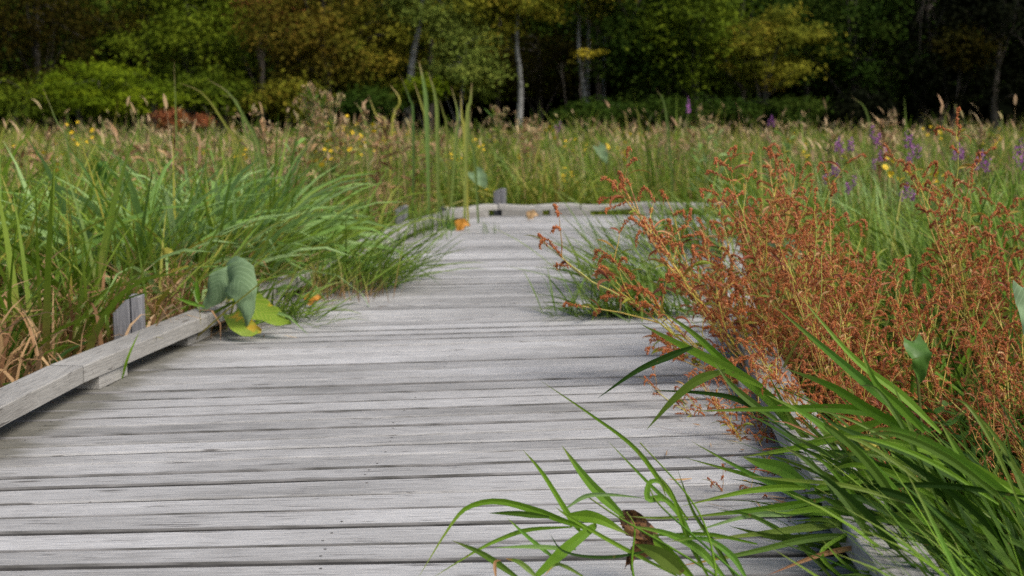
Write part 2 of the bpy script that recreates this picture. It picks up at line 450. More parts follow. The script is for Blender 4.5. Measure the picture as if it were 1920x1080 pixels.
# ------------------------------------------------------------------ ground
def sheet(name, x0, x1, y0, y1, z, mat, nx, ny, amp, rng):
    X, Y = np.meshgrid(np.linspace(x0, x1, nx), np.linspace(y0, y1, ny))
    Z = z + amp * rng.normal(0, 1, X.shape)
    V = np.stack([X, Y, Z], -1).reshape(-1, 3)
    i = np.arange(ny - 1)[:, None] * nx + np.arange(nx - 1)[None]
    q = np.stack([i, i + 1, i + nx + 1, i + nx], -1).reshape(-1, 4)
    mb = MB(); mb.add(V, q, uv=V[:, :2]); o = mb.build(name, mat, smooth=True)
    tag(o, kind='structure')
    return o


rng = np.random.default_rng(7)
sheet("ground", -400, 400, -60, 700, GZ, M['soil'], 160, 160, 0.02, rng)

# ------------------------------------------------------------------ boardwalk
LY = [0.0, 2.4, 4.78, 5.72, 7.54, 10.14, 11.04, 12.41, 12.80]
LX = [-1.83, -1.70, -1.563, -1.455, -1.164, -0.93, -0.807, -0.563, -0.343]
RY = [0.0, 2.4, 3.17, 3.81, 4.45, 4.91, 6.58, 7.54, 9.6, 10.6]
RX = [0.66, 0.735, 0.756, 0.789, 0.815, 0.854, 1.10, 1.24, 1.50, 1.75]
Lx = lambda y: float(np.interp(y, LY, LX))
Rx = lambda y: float(np.interp(y, RY, RX)) if y < 10.6 else 2.6
tanphi = lambda y: float(np.interp(y, [0, 2.5, 2.95, 3.3, 3.66, 4.4, 5.75, 8.8, 10.5, 12.0, 13.2], [0.02, 0.04, 0.052, 0.085, 0.118, 0.145, 0.160, 0.165, 0.13, 0.08, 0.045]))
deck = empty("boardwalk", (0, 4, GZ), "weathered grey plank boardwalk with low kerb rails curving away through the marsh", "boardwalk")
DL = np.array([0, 4, GZ])


def prism(mb, A, B, C, D, z0, z1, bev, uvo, segs=10, zj=0.0, r=None, edge=None, gap_shade=False):
    """plank with quad footprint A(left near) B(right near) C(right far) D(left far); rounded top edges, uneven long edges"""
    A, B, C, D = [np.asarray(p, float) for p in (A, B, C, D)]
    s = np.linspace(0, 1, segs + 1)
    near = A[None] + (B - A)[None] * s[:, None]
    far = D[None] + (C - D)[None] * s[:, None]
    across = norm(far - near)
    if edge is not None:
        near = near + across * edge[0][:, None]
        far = far - across * edge[1][:, None]
    W = np.linalg.norm(far - near, axis=1)
    fr = np.array([0, 0, 0.0]);
    prof = [(0.0, z0), (0.0, z1 - bev), (bev * 0.35, z1 - bev * 0.3), (bev * 1.2, z1), (-1.2 * bev, z1), (-bev * 0.35, z1 - bev * 0.3), (0.0, z1 - bev), (0.0, z0)]
    V = []; uv = []
    Ln = np.linalg.norm(B - A)
    for k, (o, z) in enumerate(prof):
        base = near if k < 4 else far
        p = base + across * o
        zz = np.full(len(s), z) + (zj if np.isscalar(zj) else zj[k > 3])
        V.append(np.concatenate([p, zz[:, None]], 1))
        acr = (o if k < 4 else W + o)
        extra = -(z1 - z0) if k == 0 else ((z1 - z0) if k == 7 else 0)
        uv.append(np.stack([s * Ln + uvo[0], np.broadcast_to(acr, s.shape) + extra + uvo[1]], 1))
    n = len(s)
    V = np.concatenate(V); uv = np.concatenate(uv)
    q = []
    for k in range(8):
        kk = (k + 1) % 8
        i = np.arange(segs)
        q.append(np.stack([k * n + i, k * n + i + 1, kk * n + i + 1, kk * n + i], 1))
    # ends
    e0 = [k * n for k in range(8)]; e1 = [k * n + segs for k in range(8)]
    for e in (e0, e1):
        q.append(np.array([[e[0], e[1], e[6], e[7]], [e[1], e[2], e[5], e[6]], [e[2], e[3], e[4], e[5]]]))
    if gap_shade:
        arris_shade = [k for k, g in ((1, 0), (2, 0), (4, 1), (5, 1)) if gap_shade[g]]
        mb.add(V, np.concatenate([q[k] for k in range(1, 6) if k not in arris_shade]), uv=uv)
        if arris_shade:
            mb.add(V, np.concatenate([q[k] for k in arris_shade]), uv=uv, mat=2)
        mb.add(V, np.concatenate([q[0], q[6], q[7], q[8], q[9]]), uv=uv, mat=1)
    else:
        mb.add(V, np.concatenate(q), uv=uv)


seams = [(2.10, 4), (2.24, 5), (2.38, 4), (2.51, 6), (2.64, 4), (2.765, 5), (2.895, 13), (3.019, 4), (3.162, 6), (3.30, 5), (3.44, 6), (3.592, 8), (3.715, 3.0), (3.843, 5),
         (3.962, 4), (4.085, 4.2), (4.21, 5), (4.33, 4.4), (4.453, 8), (4.598, 5.5)]
y = 4.598
r2 = np.random.default_rng(11)
strong = {5.66: 9, 8.62: 13, 7.0: 6, 9.5: 6}
while y < 13.15:
    y += 0.137 + r2.normal(0, 0.006)
    g = r2.choice([4.0, 5.0, 7.0, 9.0], p=[.3, .3, .25, .15])
    for k, v in list(strong.items()):
        if y > k: g = v; strong.pop(k)
    seams.append((y, g * (1 + .06 * (y - 4.6))))
rn = np.random.default_rng(3)
for i in range(len(seams) - 1):
    (y0, g0), (y1, g1) = seams[i], seams[i + 1]
    def corner(yc, side, off):
        x640 = (640 - 960) / FPX * yc
        tp = tanphi(yc)
        yy = yc
        for _ in range(3):
            x = (Lx(yy) - 0.155) if side == 'L' else (Rx(yy) + 0.17)
            yy = yc + (x - x640) * tp
        return (x, yy + off)
    A = corner(y0, 'L', g0 * .0009); B = corner(y0, 'R', g0 * .0009)
    C = corner(y1, 'R', -g1 * .0009); D = corner(y1, 'L', -g1 * .0009)
    jl, jr = r2.normal(0, 0.012), r2.normal(0, 0.012)
    A = (A[0] + jl, A[1]); D = (D[0] + jl, D[1]); B = (B[0] + jr, B[1]); C = (C[0] + jr, C[1])
    b = MB()
    s = np.linspace(0, 1, 25)
    e0 = np.abs(np.convolve(r2.normal(0, 1, 29), np.ones(5) / 5, 'valid')) * 0.0045
    e1 = np.abs(np.convolve(r2.normal(0, 1, 29), np.ones(5) / 5, 'valid')) * 0.0045
    cup = r2.normal(0, 0.0009)
    z = r2.normal(0, 0.0010)
    prism(b, np.array(A) - DL[:2], np.array(B) - DL[:2], np.array(C) - DL[:2], np.array(D) - DL[:2], -0.04 - GZ, z - GZ, 0.0042 + .0022 * min(1, i / 20),
          (r2.random() * 50, r2.random() * 50), segs=24, zj=(cup, -cup), edge=(e0, e1), gap_shade=(rn.random() < .6, rn.random() < .55))
    if i < 46:
        for f_ in (.075, .5, .925):
            for g_ in (.25, .75):
                if rn.random() < .45: continue
                a_ = np.array(A) * (1 - f_) + np.array(B) * f_; d_ = np.array(D) * (1 - f_) + np.array(C) * f_
                cc_ = a_ * (1 - g_) + d_ * g_ + rn.normal(0, .004, 2) - DL[:2]
                an = np.arange(6) * math.pi / 3
                zz_ = z - GZ + (1 - 2 * g_) * cup + .0008
                b.add(np.stack([cc_[0] + .0042 * np.cos(an), cc_[1] + .0042 * np.sin(an), np.full(6, zz_)], 1), [[0, 1, 2, 3], [0, 3, 4, 5]], mat=1)
    b.build("deck_board", [M['deck'], M['gap_shade'], M['arris_shade']], deck, smooth=False)
# joists and stringers below
for off in (0.1, 0.5, 0.9):
    b = MB()
    pts = [(Lx(v) + (Rx(min(v, 10.5)) - Lx(v)) * off, v) for v in np.linspace(2.2, 12.6, 12)]
    for (xa, ya), (xb, yb) in zip(pts[:-1], pts[1:]):
        prism(b, np.array((xa - .04, ya)) - DL[:2], np.array((xa + .04, ya)) - DL[:2], np.array((xb + .04, yb)) - DL[:2], np.array((xb - .04, yb)) - DL[:2], -0.30 - GZ, -0.042 - GZ, 0.003, (0, 0), segs=2)
    b.build("joist", M['joist'], deck)


def timber(name, p0, p1, w, h, zb, mat, parent, bev=0.006, outward=1, segs=16, wob=0.0, seed=0):
    """straight timber from p0 to p1 (xy of its inner bottom edge); width goes outwards"""
    r = np.random.default_rng(seed)
    p0 = np.array(p0, float); p1 = np.array(p1, float)
    t = norm(p1 - p0); n = np.array([-t[1], t[0]]) * outward
    a = p0 - DL[:2]; b_ = p1 - DL[:2]
    mb = MB()
    s = np.linspace(0, 1, segs + 1)
    wv = wob * np.sin(s * 2.2 * math.pi + r.random() * 6)
    Z = zb - GZ
    e = np.abs(np.convolve(r.normal(0, 1, segs + 5), np.ones(5) / 5, 'valid')) * 0.0008
    prism(mb, a, b_, b_ + n * w, a + n * w, Z, Z + h, bev, (r.random() * 40, r.random() * 40), segs=segs, zj=(wv, wv), edge=(e, e))
    return mb.build(name, mat, parent, smooth=False)


# left kerb rail: sections on spacer blocks
def Lp(yv, off=0.0): return (Lx(yv) - off, yv)
secs = [(1.2, 4.66), (4.668, 7.25), (7.26, 9.55), (9.56, 11.25), (11.26, 12.62)]
for k, (a, b) in enumerate(secs):
    r_ = timber("kerb_rail", Lp(a), Lp(b), 0.135, 0.062, 0.056, M['rail'], deck, bev=0.004, seed=k)
for k, yv in enumerate([2.3, 3.6, 4.80, 5.72, 6.75, 7.55, 8.5, 9.9, 11.6]):
    timber("spacer_block", Lp(yv, -0.003), Lp(yv + 0.26, -0.003), 0.115, 0.0555, 0.003, M['rail'], deck, bev=0.003, seed=40 + k, segs=3)
# back kerb rail: bends to the right across the far end, slightly warped
BK = [G(838, 412)[:2], G(935, 405)[:2], G(1090, 404)[:2], G(1290, 397)[:2], G(1420, 394)[:2]]
BK = [np.array([p[0], min(p[1], 13.6)]) for p in BK]
for k in range(len(BK) - 1):
    timber("kerb_rail", BK[k], BK[k + 1] - norm(BK[k + 1] - BK[k]) * 0.012, 0.12, 0.055, 0.058, M['rail'], deck, bev=0.014, seed=60 + k, wob=0.010)
for k, (i, f0) in enumerate([(0, .2), (1, .04), (1, .62), (2, .5)]):
    a = BK[i] + (BK[i + 1] - BK[i]) * f0
    t = norm(BK[i + 1] - BK[i])
    timber("spacer_block", a, a + t * 0.42, 0.11, 0.0575, 0.003, M['rail'], deck, bev=0.003, seed=70 + k, segs=3)
# right kerb rail
RS = [(1.2, 3.42), (3.43, 5.55), (5.56, 7.7), (7.71, 10.3)]
for k, (a, b) in enumerate(RS):
    timber("kerb_rail", (Rx(a), a), (Rx(b), b), 0.135, 0.062, 0.056, M['rail'], deck, bev=0.005, outward=-1, seed=80 + k, wob=0.002)
for k, yv in enumerate([2.2, 3.25, 4.55, 5.7, 7.0, 8.4]):
    timber("spacer_block", (Rx(yv) - .003, yv), (Rx(yv + .25) - .003, yv + .25), 0.115, 0.0555, 0.003, M['rail'], deck, bev=0.003, outward=-1, seed=90 + k, segs=3)


def post(x, yv, w, dp, top, cham, rz, seed, name="post"):
    """upright plank post with a chamfered outer top corner"""
    r = np.random.default_rng(seed)
    mb = MB()
    for (x0, x1, lo) in ((-w, -w * 0.42, 1), (-w * 0.42 + 0.004, 0, 0)):
        zt = lambda xx: top - cham * max(0, (-xx - w * 0.45)) / (w * 0.55)
        outl = [(x0, GZ - .3), (x1, GZ - .3), (x1, zt(x1)), (x0, zt(x0))]
        V = []; b = 0.004
        for yy, ins in ((0, b), (b, 0), (dp - b, 0), (dp, b)):
            for q, (px, pz) in enumerate(outl):
                sx = 1 if q in (0, 3) else -1
                V.append((px + sx * ins, yy, pz - (ins if q > 1 else 0)))
        V = np.array(V)
        Q = [(3, 2, 1, 0), (12, 13, 14, 15)]
        for l in range(3):
            for k in range(4):
                Q.append((l * 4 + k, l * 4 + (k + 1) % 4, l * 4 + 4 + (k + 1) % 4, l * 4 + 4 + k))
        uv = np.stack([V[:, 2] + seed * 3.3, V[:, 0] + V[:, 1] + seed], 1)
        c, s = math.cos(rz), math.sin(rz)
        W = np.stack([V[:, 0] * c - V[:, 1] * s + x, V[:, 0] * s + V[:, 1] * c + yv, V[:, 2]], 1) - DL
        mb.add(W, Q, uv=uv)
    return mb.build(name, M['post'], deck)


post(Lx(5.62) - 0.150, 5.60, 0.125, 0.09, 0.245, 0.075, math.radians(8), 1)
bp = G(945, 402)
post(BK[1][0] + 0.07, BK[1][1] + 0.135, 0.125, 0.09, 0.27, 0.03, math.radians(-4), 2)
post(Lx(11.3) - 0.145, 11.3, 0.11, 0.09, 0.24, 0.04, math.radians(8), 3)

# ------------------------------------------------------------------ trees
def crown_mesh(seed, rx, ry, z0, z1, ncl, nlf, leaf, clump, flat=0.55, hang=0.5):
    """leaf-card crown: clumps of many leaves spread through an uneven ellipsoid"""
    r = np.random.default_rng(seed)
    d = norm(r.normal(0, 1, (ncl, 3)))
    rad = r.random(ncl) ** 0.38
    lob = 1 + 0.22 * np.sin(3 * np.arctan2(d[:, 1], d[:, 0]) + seed) + 0.12 * r.normal(0, 1, ncl)
    zc, zr = (z0 + z1) / 2, (z1 - z0) / 2
    c = d * rad[:, None] * np.stack([rx * lob, ry * lob, np.full(ncl, zr)], 1)
    c[:, 2] += zc
    sz = clump * (0.5 + 0.7 * r.random(ncl))
    cu = r.random(ncl)
    cc = np.repeat(c, nlf, 0); ss = np.repeat(sz, nlf); uu = np.repeat(cu, nlf)
    N = len(cc)
    off = r.normal(0, 1, (N, 3)) * ss[:, None] * np.array([0.5, 0.5, 0.5 * flat])
    p = cc + off
    n = norm(r.normal(0, 0.40, (N, 3)) + np.array([0, 0, 0.75]) + 0.6 * norm(off))
    a = norm(np.cross(n, r.normal(0, 1, (N, 3)))); b = np.cross(n, a)
    s = leaf * (0.6 + 0.8 * r.random(N))
    V = np.stack([p - a * (s * .5)[:, None], p - b * (s * .32)[:, None], p + a * (s * .5)[:, None] - n * (s * .12)[:, None], p + b * (s * .32)[:, None]], 1)
    u = np.clip(0.75 * uu + 0.25 * r.random(N), 0, 1)
    uv = np.repeat(np.stack([u, r.random(N)], 1), 4, 0)
    mb = MB(); mb.add(V.reshape(-1, 3), np.arange(N * 4).reshape(-1, 4), uv=uv)
    return mb, c


def tree(x, y, rx, z0, z1, mat, bark, label, cat="tree", seed=0, ncl=70, nlf=80, leaf=0.15, clump=0.95, tr=0.12, name="tree", group=None, lean=0.0, path=None, flat=0.5, ry=None):
    r = np.random.default_rng(seed + 1000)
    o = empty(name, (x, y, GZ), label, cat, group)
    mb, cl = crown_mesh(seed, rx, ry or rx, z0 - GZ, z1 - GZ, int(ncl * .85), int(nlf * 1.7), leaf * .8, clump, flat)
    mb.build("crown", mat, o)
    tb = MB()
    top = (z0 + z1) / 2 - GZ + (z1 - z0) * 0.25
    if path is None:
        n = 7; t = np.linspace(0, 1, n)
        wx = np.cumsum(r.normal(0, 0.07, n)) + lean * t * top; wy = np.cumsum(r.normal(0, 0.06, n))
        pts = np.stack([wx - wx[0], wy - wy[0], t * top - 0.1], 1)
    else:
        pts = catmull(np.array(path) - np.array([x, y, GZ]), 10)
    n = len(pts)
    tube(tb, pts, tr * np.linspace(1.25, 0.35, n), 8)
    for k in r.choice(len(cl), min(12 if path is None else 4, len(cl)), replace=False):
        i = r.integers(n // 3, n)
        i = i if path is None else n - 2
        a = pts[min(i, n - 1)]; b = cl[k]
        mid = (a + b) / 2 + r.normal(0, 0.15, 3) + np.array([0, 0, 0.2])
        tube(tb, catmull([a, mid, b], 6), tr * np.linspace(0.32, 0.08, 6), 5)
    tb.build("trunk", bark, o, smooth=True)
    return o


def fol(name, cols, trans=0.3):
    return leaf_mat(name, cols, trans=trans, rough=0.8, spec=0.04)


F = {}
F['lime'] = fol("lime foliage", [(0.0487, 0.0795, 0.0043), (0.1074, 0.1591, 0.0071), (0.1655, 0.2147, 0.0081), (0.0874, 0.1273, 0.0071)])
F['green'] = fol("green foliage", [(0.0472, 0.0756, 0.0087), (0.0945, 0.1386, 0.0094), (0.1608, 0.2008, 0.0138)])
F['deep'] = fol("deep green foliage", [(0.0156, 0.0356, 0.0049), (0.0311, 0.0600, 0.0067), (0.0547, 0.0796, 0.0108)])
F['olive'] = fol("olive foliage", [(0.0739, 0.0908, 0.0100), (0.1478, 0.1626, 0.0158), (0.2225, 0.2138, 0.0216), (0.2372, 0.1692, 0.0200)])
F['gold'] = fol("golden autumn foliage", [(0.0669, 0.0701, 0.0090), (0.1261, 0.1144, 0.0131), (0.1780, 0.1229, 0.0166), (0.0966, 0.1063, 0.0139)])
F['rusty'] = fol("red brown autumn foliage", [(0.1573, 0.0601, 0.0200), (0.2795, 0.0937, 0.0401), (0.2272, 0.1070, 0.0267)])
F['grey'] = fol("grey green foliage", [(0.0949, 0.1384, 0.0220), (0.1750, 0.2251, 0.0384), (0.2386, 0.2759, 0.0494)])
F['dim'] = fol("dim brown green foliage", [(0.0156, 0.0157, 0.0024), (0.0429, 0.0329, 0.0042), (0.0257, 0.0286, 0.0042), (0.0772, 0.0551, 0.0054)])  # dimness of the left corner and tree gaps put into the leaf colour
F['black'] = fol("shade darkened foliage", [(0.0023, 0.0040, 0.0012), (0.0045, 0.0064, 0.0016), (0.0072, 0.0088, 0.0020)], trans=0.1)  # darkness of the right corner and deep wood painted into the leaves
F['yel'] = fol("yellow foliage", [(0.30, 0.26, 0.02), (0.40, 0.30, 0.03)])


def at(u, d): return (u - 960) / FPX * d
def zt(v, d): return P(960, v, d)[2]


def T(u, d, wpx, vb, vt, mat, label, **kw):
    """crown spanning wpx pixels, from row vb up to row vt"""
    bark = kw.pop('bark', M['bark'])
    return tree(at(u, d), d, wpx / 2 / FPX * d, zt(vb, d), zt(vt, d), F[mat], bark, label, **kw)


# front row, left to right
T(200, 37, 250, 215, 118, 'lime', "bright lime green spreading bush at the foot of the wood on the left", cat="bush", name="bush", seed=1, ncl=60, nlf=110, leaf=0.13, clump=0.75, flat=0.28, tr=0.05)
T(60, 40, 200, 222, 150, 'green', "dull green low bush at the left end of the wood edge", cat="bush", name="bush", seed=2, ncl=40, clump=0.8, tr=0.05)
T(90, 41, 260, 185, -120, 'dim', "dim brown and yellow leaved tree at the left end of the wood", seed=3, ncl=90)
T(355, 41, 250, 190, -60, 'green', "tall mid green tree with a full crown left of the golden tree", seed=4, ncl=110, nlf=90)
T(370, 43.5, 200, 60, -200, 'deep', "deep green tree top behind the mid green tree on the left", seed=5, ncl=70)
T(400, 38.5, 150, 218, 140, 'green', "rounded green bush below the tall mid green tree", cat="bush", name="bush", seed=6, ncl=40, clump=0.6, tr=0.05)
T(500, 42.5, 220, 75, -90, 'rusty', "red brown autumn tree crown at the top left of centre", seed=7, ncl=60)
T(610, 39.5, 250, 180, -70, 'gold', "golden olive autumn tree with orange tinged leaves left of the leaning pale trunk", seed=8, ncl=120, nlf=90)
T(555, 38.5, 150, 215, 150, 'olive', "olive bush below the golden tree", cat="bush", name="bush", seed=9, ncl=36, clump=0.6, tr=0.05)
T(690, 40, 150, 185, 0, 'olive', "small olive tree beside the golden tree", seed=10, ncl=50, clump=0.7)
T(690, 38.2, 150, 215, 165, 'deep', "low dark green shrub below the small olive tree", cat="bush", name="bush", seed=12, ncl=30, clump=0.55, tr=0.05)
T(865, 39, 120, 190, 40, 'grey', "grey green drooping tree between the leaning pale trunk and the straight one", seed=13, ncl=55, clump=0.62, tr=0.05, bark=M['birch'])
T(800, 38.4, 80, 200, 150, 'lime', "small yellow green shrub right behind the tall reeds", cat="bush", name="bush", seed=14, ncl=22, clump=0.5, tr=0.04)
# pale trunks
dB = 39.5
T(800, dB, 170, 70, -120, 'grey', "leaning tree with a thick pale trunk left of centre", seed=15, ncl=60, tr=0.11, bark=M['birch'], clump=0.8,
  path=[P(762, 232, dB), P(768, 170, dB), P(775, 100, dB), P(788, 40, dB), P(792, -30, dB), P(800, -80, dB)])
T(960, dB, 230, 75, -120, 'olive', "birch with a straight pale trunk standing clear at the centre of the wood edge", seed=16, ncl=70, tr=0.085, bark=M['birch'], clump=0.8,
  path=[P(972, 235, dB), P(976, 190, dB), P(975, 140, dB), P(968, 80, dB), P(971, 20, dB), P(965, -60, dB)])
T(1090, 41, 150, 30, -120, 'olive', "birch with a thin pale trunk that bends, right of the central birch", seed=17, ncl=50, tr=0.07, bark=M['birch'], clump=0.8,
  path=[P(1098, 235, 41), P(1096, 170, 41), P(1086, 110, 41), P(1085, 50, 41), P(1087, -20, 41), P(1090, -60, 41)])
T(1115, 42.5, 120, 40, -120, 'olive', "slim tree with a faint grey trunk just behind the bent birch", seed=18, ncl=30, tr=0.06, bark=M['birch'],
  path=[P(1104, 235, 42), P(1102, 150, 42), P(1104, 70, 42), P(1100, -20, 42), P(1110, -60, 42)])
T(1150, 43, 130, 60, -120, 'deep', "slim tree with a grey trunk at the edge of the dark green trees", seed=19, ncl=40, tr=0.06, bark=M['birch'],
  path=[P(1133, 235, 43), P(1132, 150, 43), P(1133, 90, 43), P(1135, -20, 43)])
T(1100, 39.6, 46, 108, 88, 'yel', "small sapling with a yellow leaf spray in front of the bent birch", seed=20, ncl=8, nlf=40, clump=0.3, tr=0.02, leaf=0.11, cat="sapling", name="sapling", flat=0.3)
T(1065, 39.6, 16, 118, 110, 'gold', "tiny sapling with an orange leaf tuft left of the yellow spray", seed=21, ncl=3, nlf=20, clump=0.15, tr=0.015, leaf=0.1, cat="sapling", name="sapling")
T(1010, 45, 200, 190, 60, 'dim', "dim olive tree in the gap behind the central birch", seed=22, ncl=40)
# right side
T(1210, 41, 210, 200, -90, 'deep', "deep green leafy tree right of the bent birch", seed=23, ncl=110, nlf=90)
T(1290, 40, 180, 170, -90, 'green', "green tree with a brighter crown at the top right of centre", seed=24, ncl=90)
T(1430, 39.4, 190, 165, 15, 'olive', "olive brown tree with layered branches on the right", seed=25, ncl=75, clump=0.65, flat=0.35)
T(1120, 38.6, 160, 228, 196, 'deep', "low dark shrub under the bent birch", cat="bush", name="bush", seed=26, ncl=36, clump=0.55, tr=0.04)
T(1270, 38.8, 240, 228, 185, 'deep', "dark green undergrowth bush below the deep green tree", cat="bush", name="bush", seed=27, ncl=50, clump=0.6, tr=0.04)
T(1440, 38.8, 200, 228, 188, 'deep', "dark green bush below the olive brown layered tree", cat="bush", name="bush", seed=28, ncl=46, clump=0.6, tr=0.04)
T(1590, 40.5, 220, 190, -60, 'deep', "dark tree between the olive brown tree and the black wood", seed=29, ncl=90)
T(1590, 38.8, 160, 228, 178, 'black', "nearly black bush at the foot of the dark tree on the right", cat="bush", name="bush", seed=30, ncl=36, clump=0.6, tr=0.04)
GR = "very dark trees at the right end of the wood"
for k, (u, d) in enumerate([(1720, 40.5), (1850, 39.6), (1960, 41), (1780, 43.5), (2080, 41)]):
    T(u, d, 250, 222, -130, 'black', "shade-darkened tree in the black right end of the wood", seed=31 + k, ncl=90, group=GR)
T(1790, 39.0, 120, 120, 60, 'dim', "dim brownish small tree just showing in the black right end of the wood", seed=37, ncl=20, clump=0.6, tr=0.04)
GR2 = "dark trees filling the gaps behind the front row of the wood"
k = 0
for u in range(-150, 1750, 135):
    d = 46 + (k * 37 % 50) / 10
    T(u + (k * 53 % 60), d, 330, 205 if k % 3 else 150, -170, ['green', 'deep', 'deep', 'olive'][k % 4] if u < 1250 else 'deep', "dark leafy tree filling a gap behind the front row of the wood", seed=40 + k, ncl=80, nlf=70, leaf=0.2, clump=1.2, group=GR2)
    k += 1
# far wood as one mass
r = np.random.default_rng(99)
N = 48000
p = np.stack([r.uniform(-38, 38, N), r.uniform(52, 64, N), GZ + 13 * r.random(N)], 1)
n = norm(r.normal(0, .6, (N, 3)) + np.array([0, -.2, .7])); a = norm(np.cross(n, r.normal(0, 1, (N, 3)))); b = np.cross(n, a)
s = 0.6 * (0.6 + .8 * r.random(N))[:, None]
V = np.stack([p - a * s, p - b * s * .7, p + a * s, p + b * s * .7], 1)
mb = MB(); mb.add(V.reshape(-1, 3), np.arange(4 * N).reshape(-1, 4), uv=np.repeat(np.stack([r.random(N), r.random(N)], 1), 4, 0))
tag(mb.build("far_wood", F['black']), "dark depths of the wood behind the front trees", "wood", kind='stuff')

# ------------------------------------------------------------------ meadow (countless)
def off_deck(x, y, m=0.02):
    """True where marsh plants may root"""
    lx = np.interp(y, LY, LX) - 0.17 - m
    rx = np.interp(y, RY, RX) + 0.19 + m
    on = (x > lx) & (x < rx) & (y < 12.9)
    on |= (x > -0.95) & (x < 2.75) & (y > 10.7) & (y < 13.95)
    return ~on


def field(r, n, y0, y1, pw, xl=None, xr=None):
    y = y0 + (y1 - y0) * r.random(n) ** pw
    half = y * 0.43 + 1.2
    x = r.uniform(-1, 1, n) * half
    if xl is not None: x = xl(y) + (xr(y) - xl(y)) * r.random(n)
    k = off_deck(x, y)
    return x[k], y[k]


def clumpy(mb, r, cx, cy, per, L, w, u, sp=0.10, th=(0, .35), bend=(.2, 1.5), K=4, hj=.18, uj=.12, z=GZ, pw=1.5):
    """tussocks: blades fan outwards from shared centres; length, width and colour vary per tussock"""
    n = len(cx)
    ccx, ccy, LL, WW, UU = [np.repeat(a, per) for a in (cx, cy, L, w, u)]
    N = n * per
    dx, dy = r.normal(0, sp, N), r.normal(0, sp, N)
    az = np.arctan2(dy, dx) + r.normal(0, .5, N)
    q = np.hypot(dx, dy) / sp
    x, y = ccx + dx, ccy + dy
    k = off_deck(x, y)
    rt = np.stack([x, y, np.full(N, z)], 1)[k]
    ll = (LL * (1 - hj * r.random(N) * 2))[k]
    return blades(mb, rt, az[k], ll, (WW * r.uniform(.6, 1.3, N))[k], (r.uniform(*th, N) * (.4 + .6 * q))[k], r.uniform(*bend, N)[k], K=K,
                  u=np.clip(UU + r.normal(0, uj, N), 0, 1)[k], rng=r, tw=r.normal(0, .9, k.sum()), pw=pw)


def patch(x, y, s=1.0):
    return 0.5 + 0.25 * np.sin(x * 1.3 * s + 0.7 * y * s) + 0.25 * np.sin(y * 0.9 * s - x * 0.5 * s + 2)


r = np.random.default_rng(21)
mb = MB()
x, y = field(r, 3900, 14, 40, 0.85); N = len(x)
L = 0.74 + 0.44 * patch(x, y) + r.normal(0, .19, N) + (r.random(N) < .12) * .42
u = np.clip(0.02 + 0.58 * patch(x * .8 + 9, y * .5, .8) + r.normal(0, .25, N) + (y - 20) * .008, 0, 1)
clumpy(mb, r, x, y, 14, L, 0.014 + 0.0008 * y, u, sp=.22, K=3)
tag(mb.build("meadow_grass", M['meadow']), "mixed green and tan marsh grass covering the meadow up to the wood", "grass", kind='stuff')
mb = MB()
x, y = field(r, 3600, 15, 39, 0.75); k = r.random(len(x)) < patch(x * .7 + 4, y * .5) ** 1.6 * 1.2; x, y = x[k], y[k]; N = len(x)
L = 0.75 + 0.40 * r.random(N) ** 1.3 + 0.15 * patch(x, y) + (r.random(N) < .05) * .3
C = blades(mb, np.stack([x, y, np.full(N, GZ)], 1), r.uniform(0, 6.28, N), L, 0.005 + 0.0003 * y, r.uniform(0, .2, N), r.uniform(.0, .7, N), K=3, rng=r)
blades(mb, C[:, -1] - np.array([0, 0, .02]), r.uniform(0, 6.28, N), .10 + .08 * r.random(N), 0.014 + 0.0008 * y, r.uniform(0, .5, N), r.uniform(0, .9, N), K=2, rng=r)
# nearer, single stalks with nodding heads stand out
x, y = field(r, 800, 8.5, 18, 0.8); k = (x > -3.4) | (y > 9.5); x, y = x[k], y[k]; N = len(x)
L = 0.95 + 0.30 * r.random(N) + (r.random(N) < .14) * .28
az = r.normal(2.6, 1.2, N)
C = blades(mb, np.stack([x, y, np.full(N, GZ)], 1), az, L, .0085, r.uniform(0, .15, N), r.uniform(.1, .6, N), K=5, rng=r, tw=np.zeros(N))
k = off_deck(C[:, -1, 0], C[:, -1, 1]); C = C[k]; az = az[k]; N = len(C)
blades(mb, C[:, -1] - np.array([0, 0, .015]), az, r.uniform(.08, .17, N), r.uniform(.016, .03, N), r.uniform(.2, .8, N), r.uniform(.2, 1.3, N), K=4, rng=r)
tag(mb.build("seed_head_grass", M['seed']), "tan and pinkish seed heads standing above the meadow grass", "grass", kind='stuff')
# rust and orange stalks in a few patches
mb = MB()
cx = np.concatenate([r.normal(-1.9, .5, 34), r.normal(-3.9, .5, 16), r.normal(.4, 1.2, 16), r.normal(3.5, 1.2, 18)])
cy = np.concatenate([r.uniform(11, 15, 34), r.uniform(10, 13, 16), r.uniform(15, 20, 34)])
clumpy(mb, r, cx, cy, 16, r.uniform(.75, 1.2, len(cx)), np.full(len(cx), .018), r.random(len(cx)), sp=.10, K=4, bend=(.1, 2.4))
tag(mb.build("rusty_stalks", M['dry']), "rust and buff dead stalks in patches of the meadow", "dry stalks", kind='stuff')
# middle distance grass 6.5 - 17 m
mb = MB()
x, y = field(r, 2600, 6.3, 17, 0.95); N = len(x)
L = 0.72 + 0.34 * patch(x, y, 1.4) + r.normal(0, .14, N)
u = np.clip(0.02 + 0.5 * patch(x + 3, y, 1.1) + r.normal(0, .24, N), 0, 1)
clumpy(mb, r, x, y, 15, L, r.uniform(.014, .032, N), u, sp=.13, th=(0, .45), bend=(.3, 2.0), K=5)
tag(mb.build("marsh_grass", M['meadow']), "green marsh grass growing thick beside and beyond the boardwalk", "grass", kind='stuff')
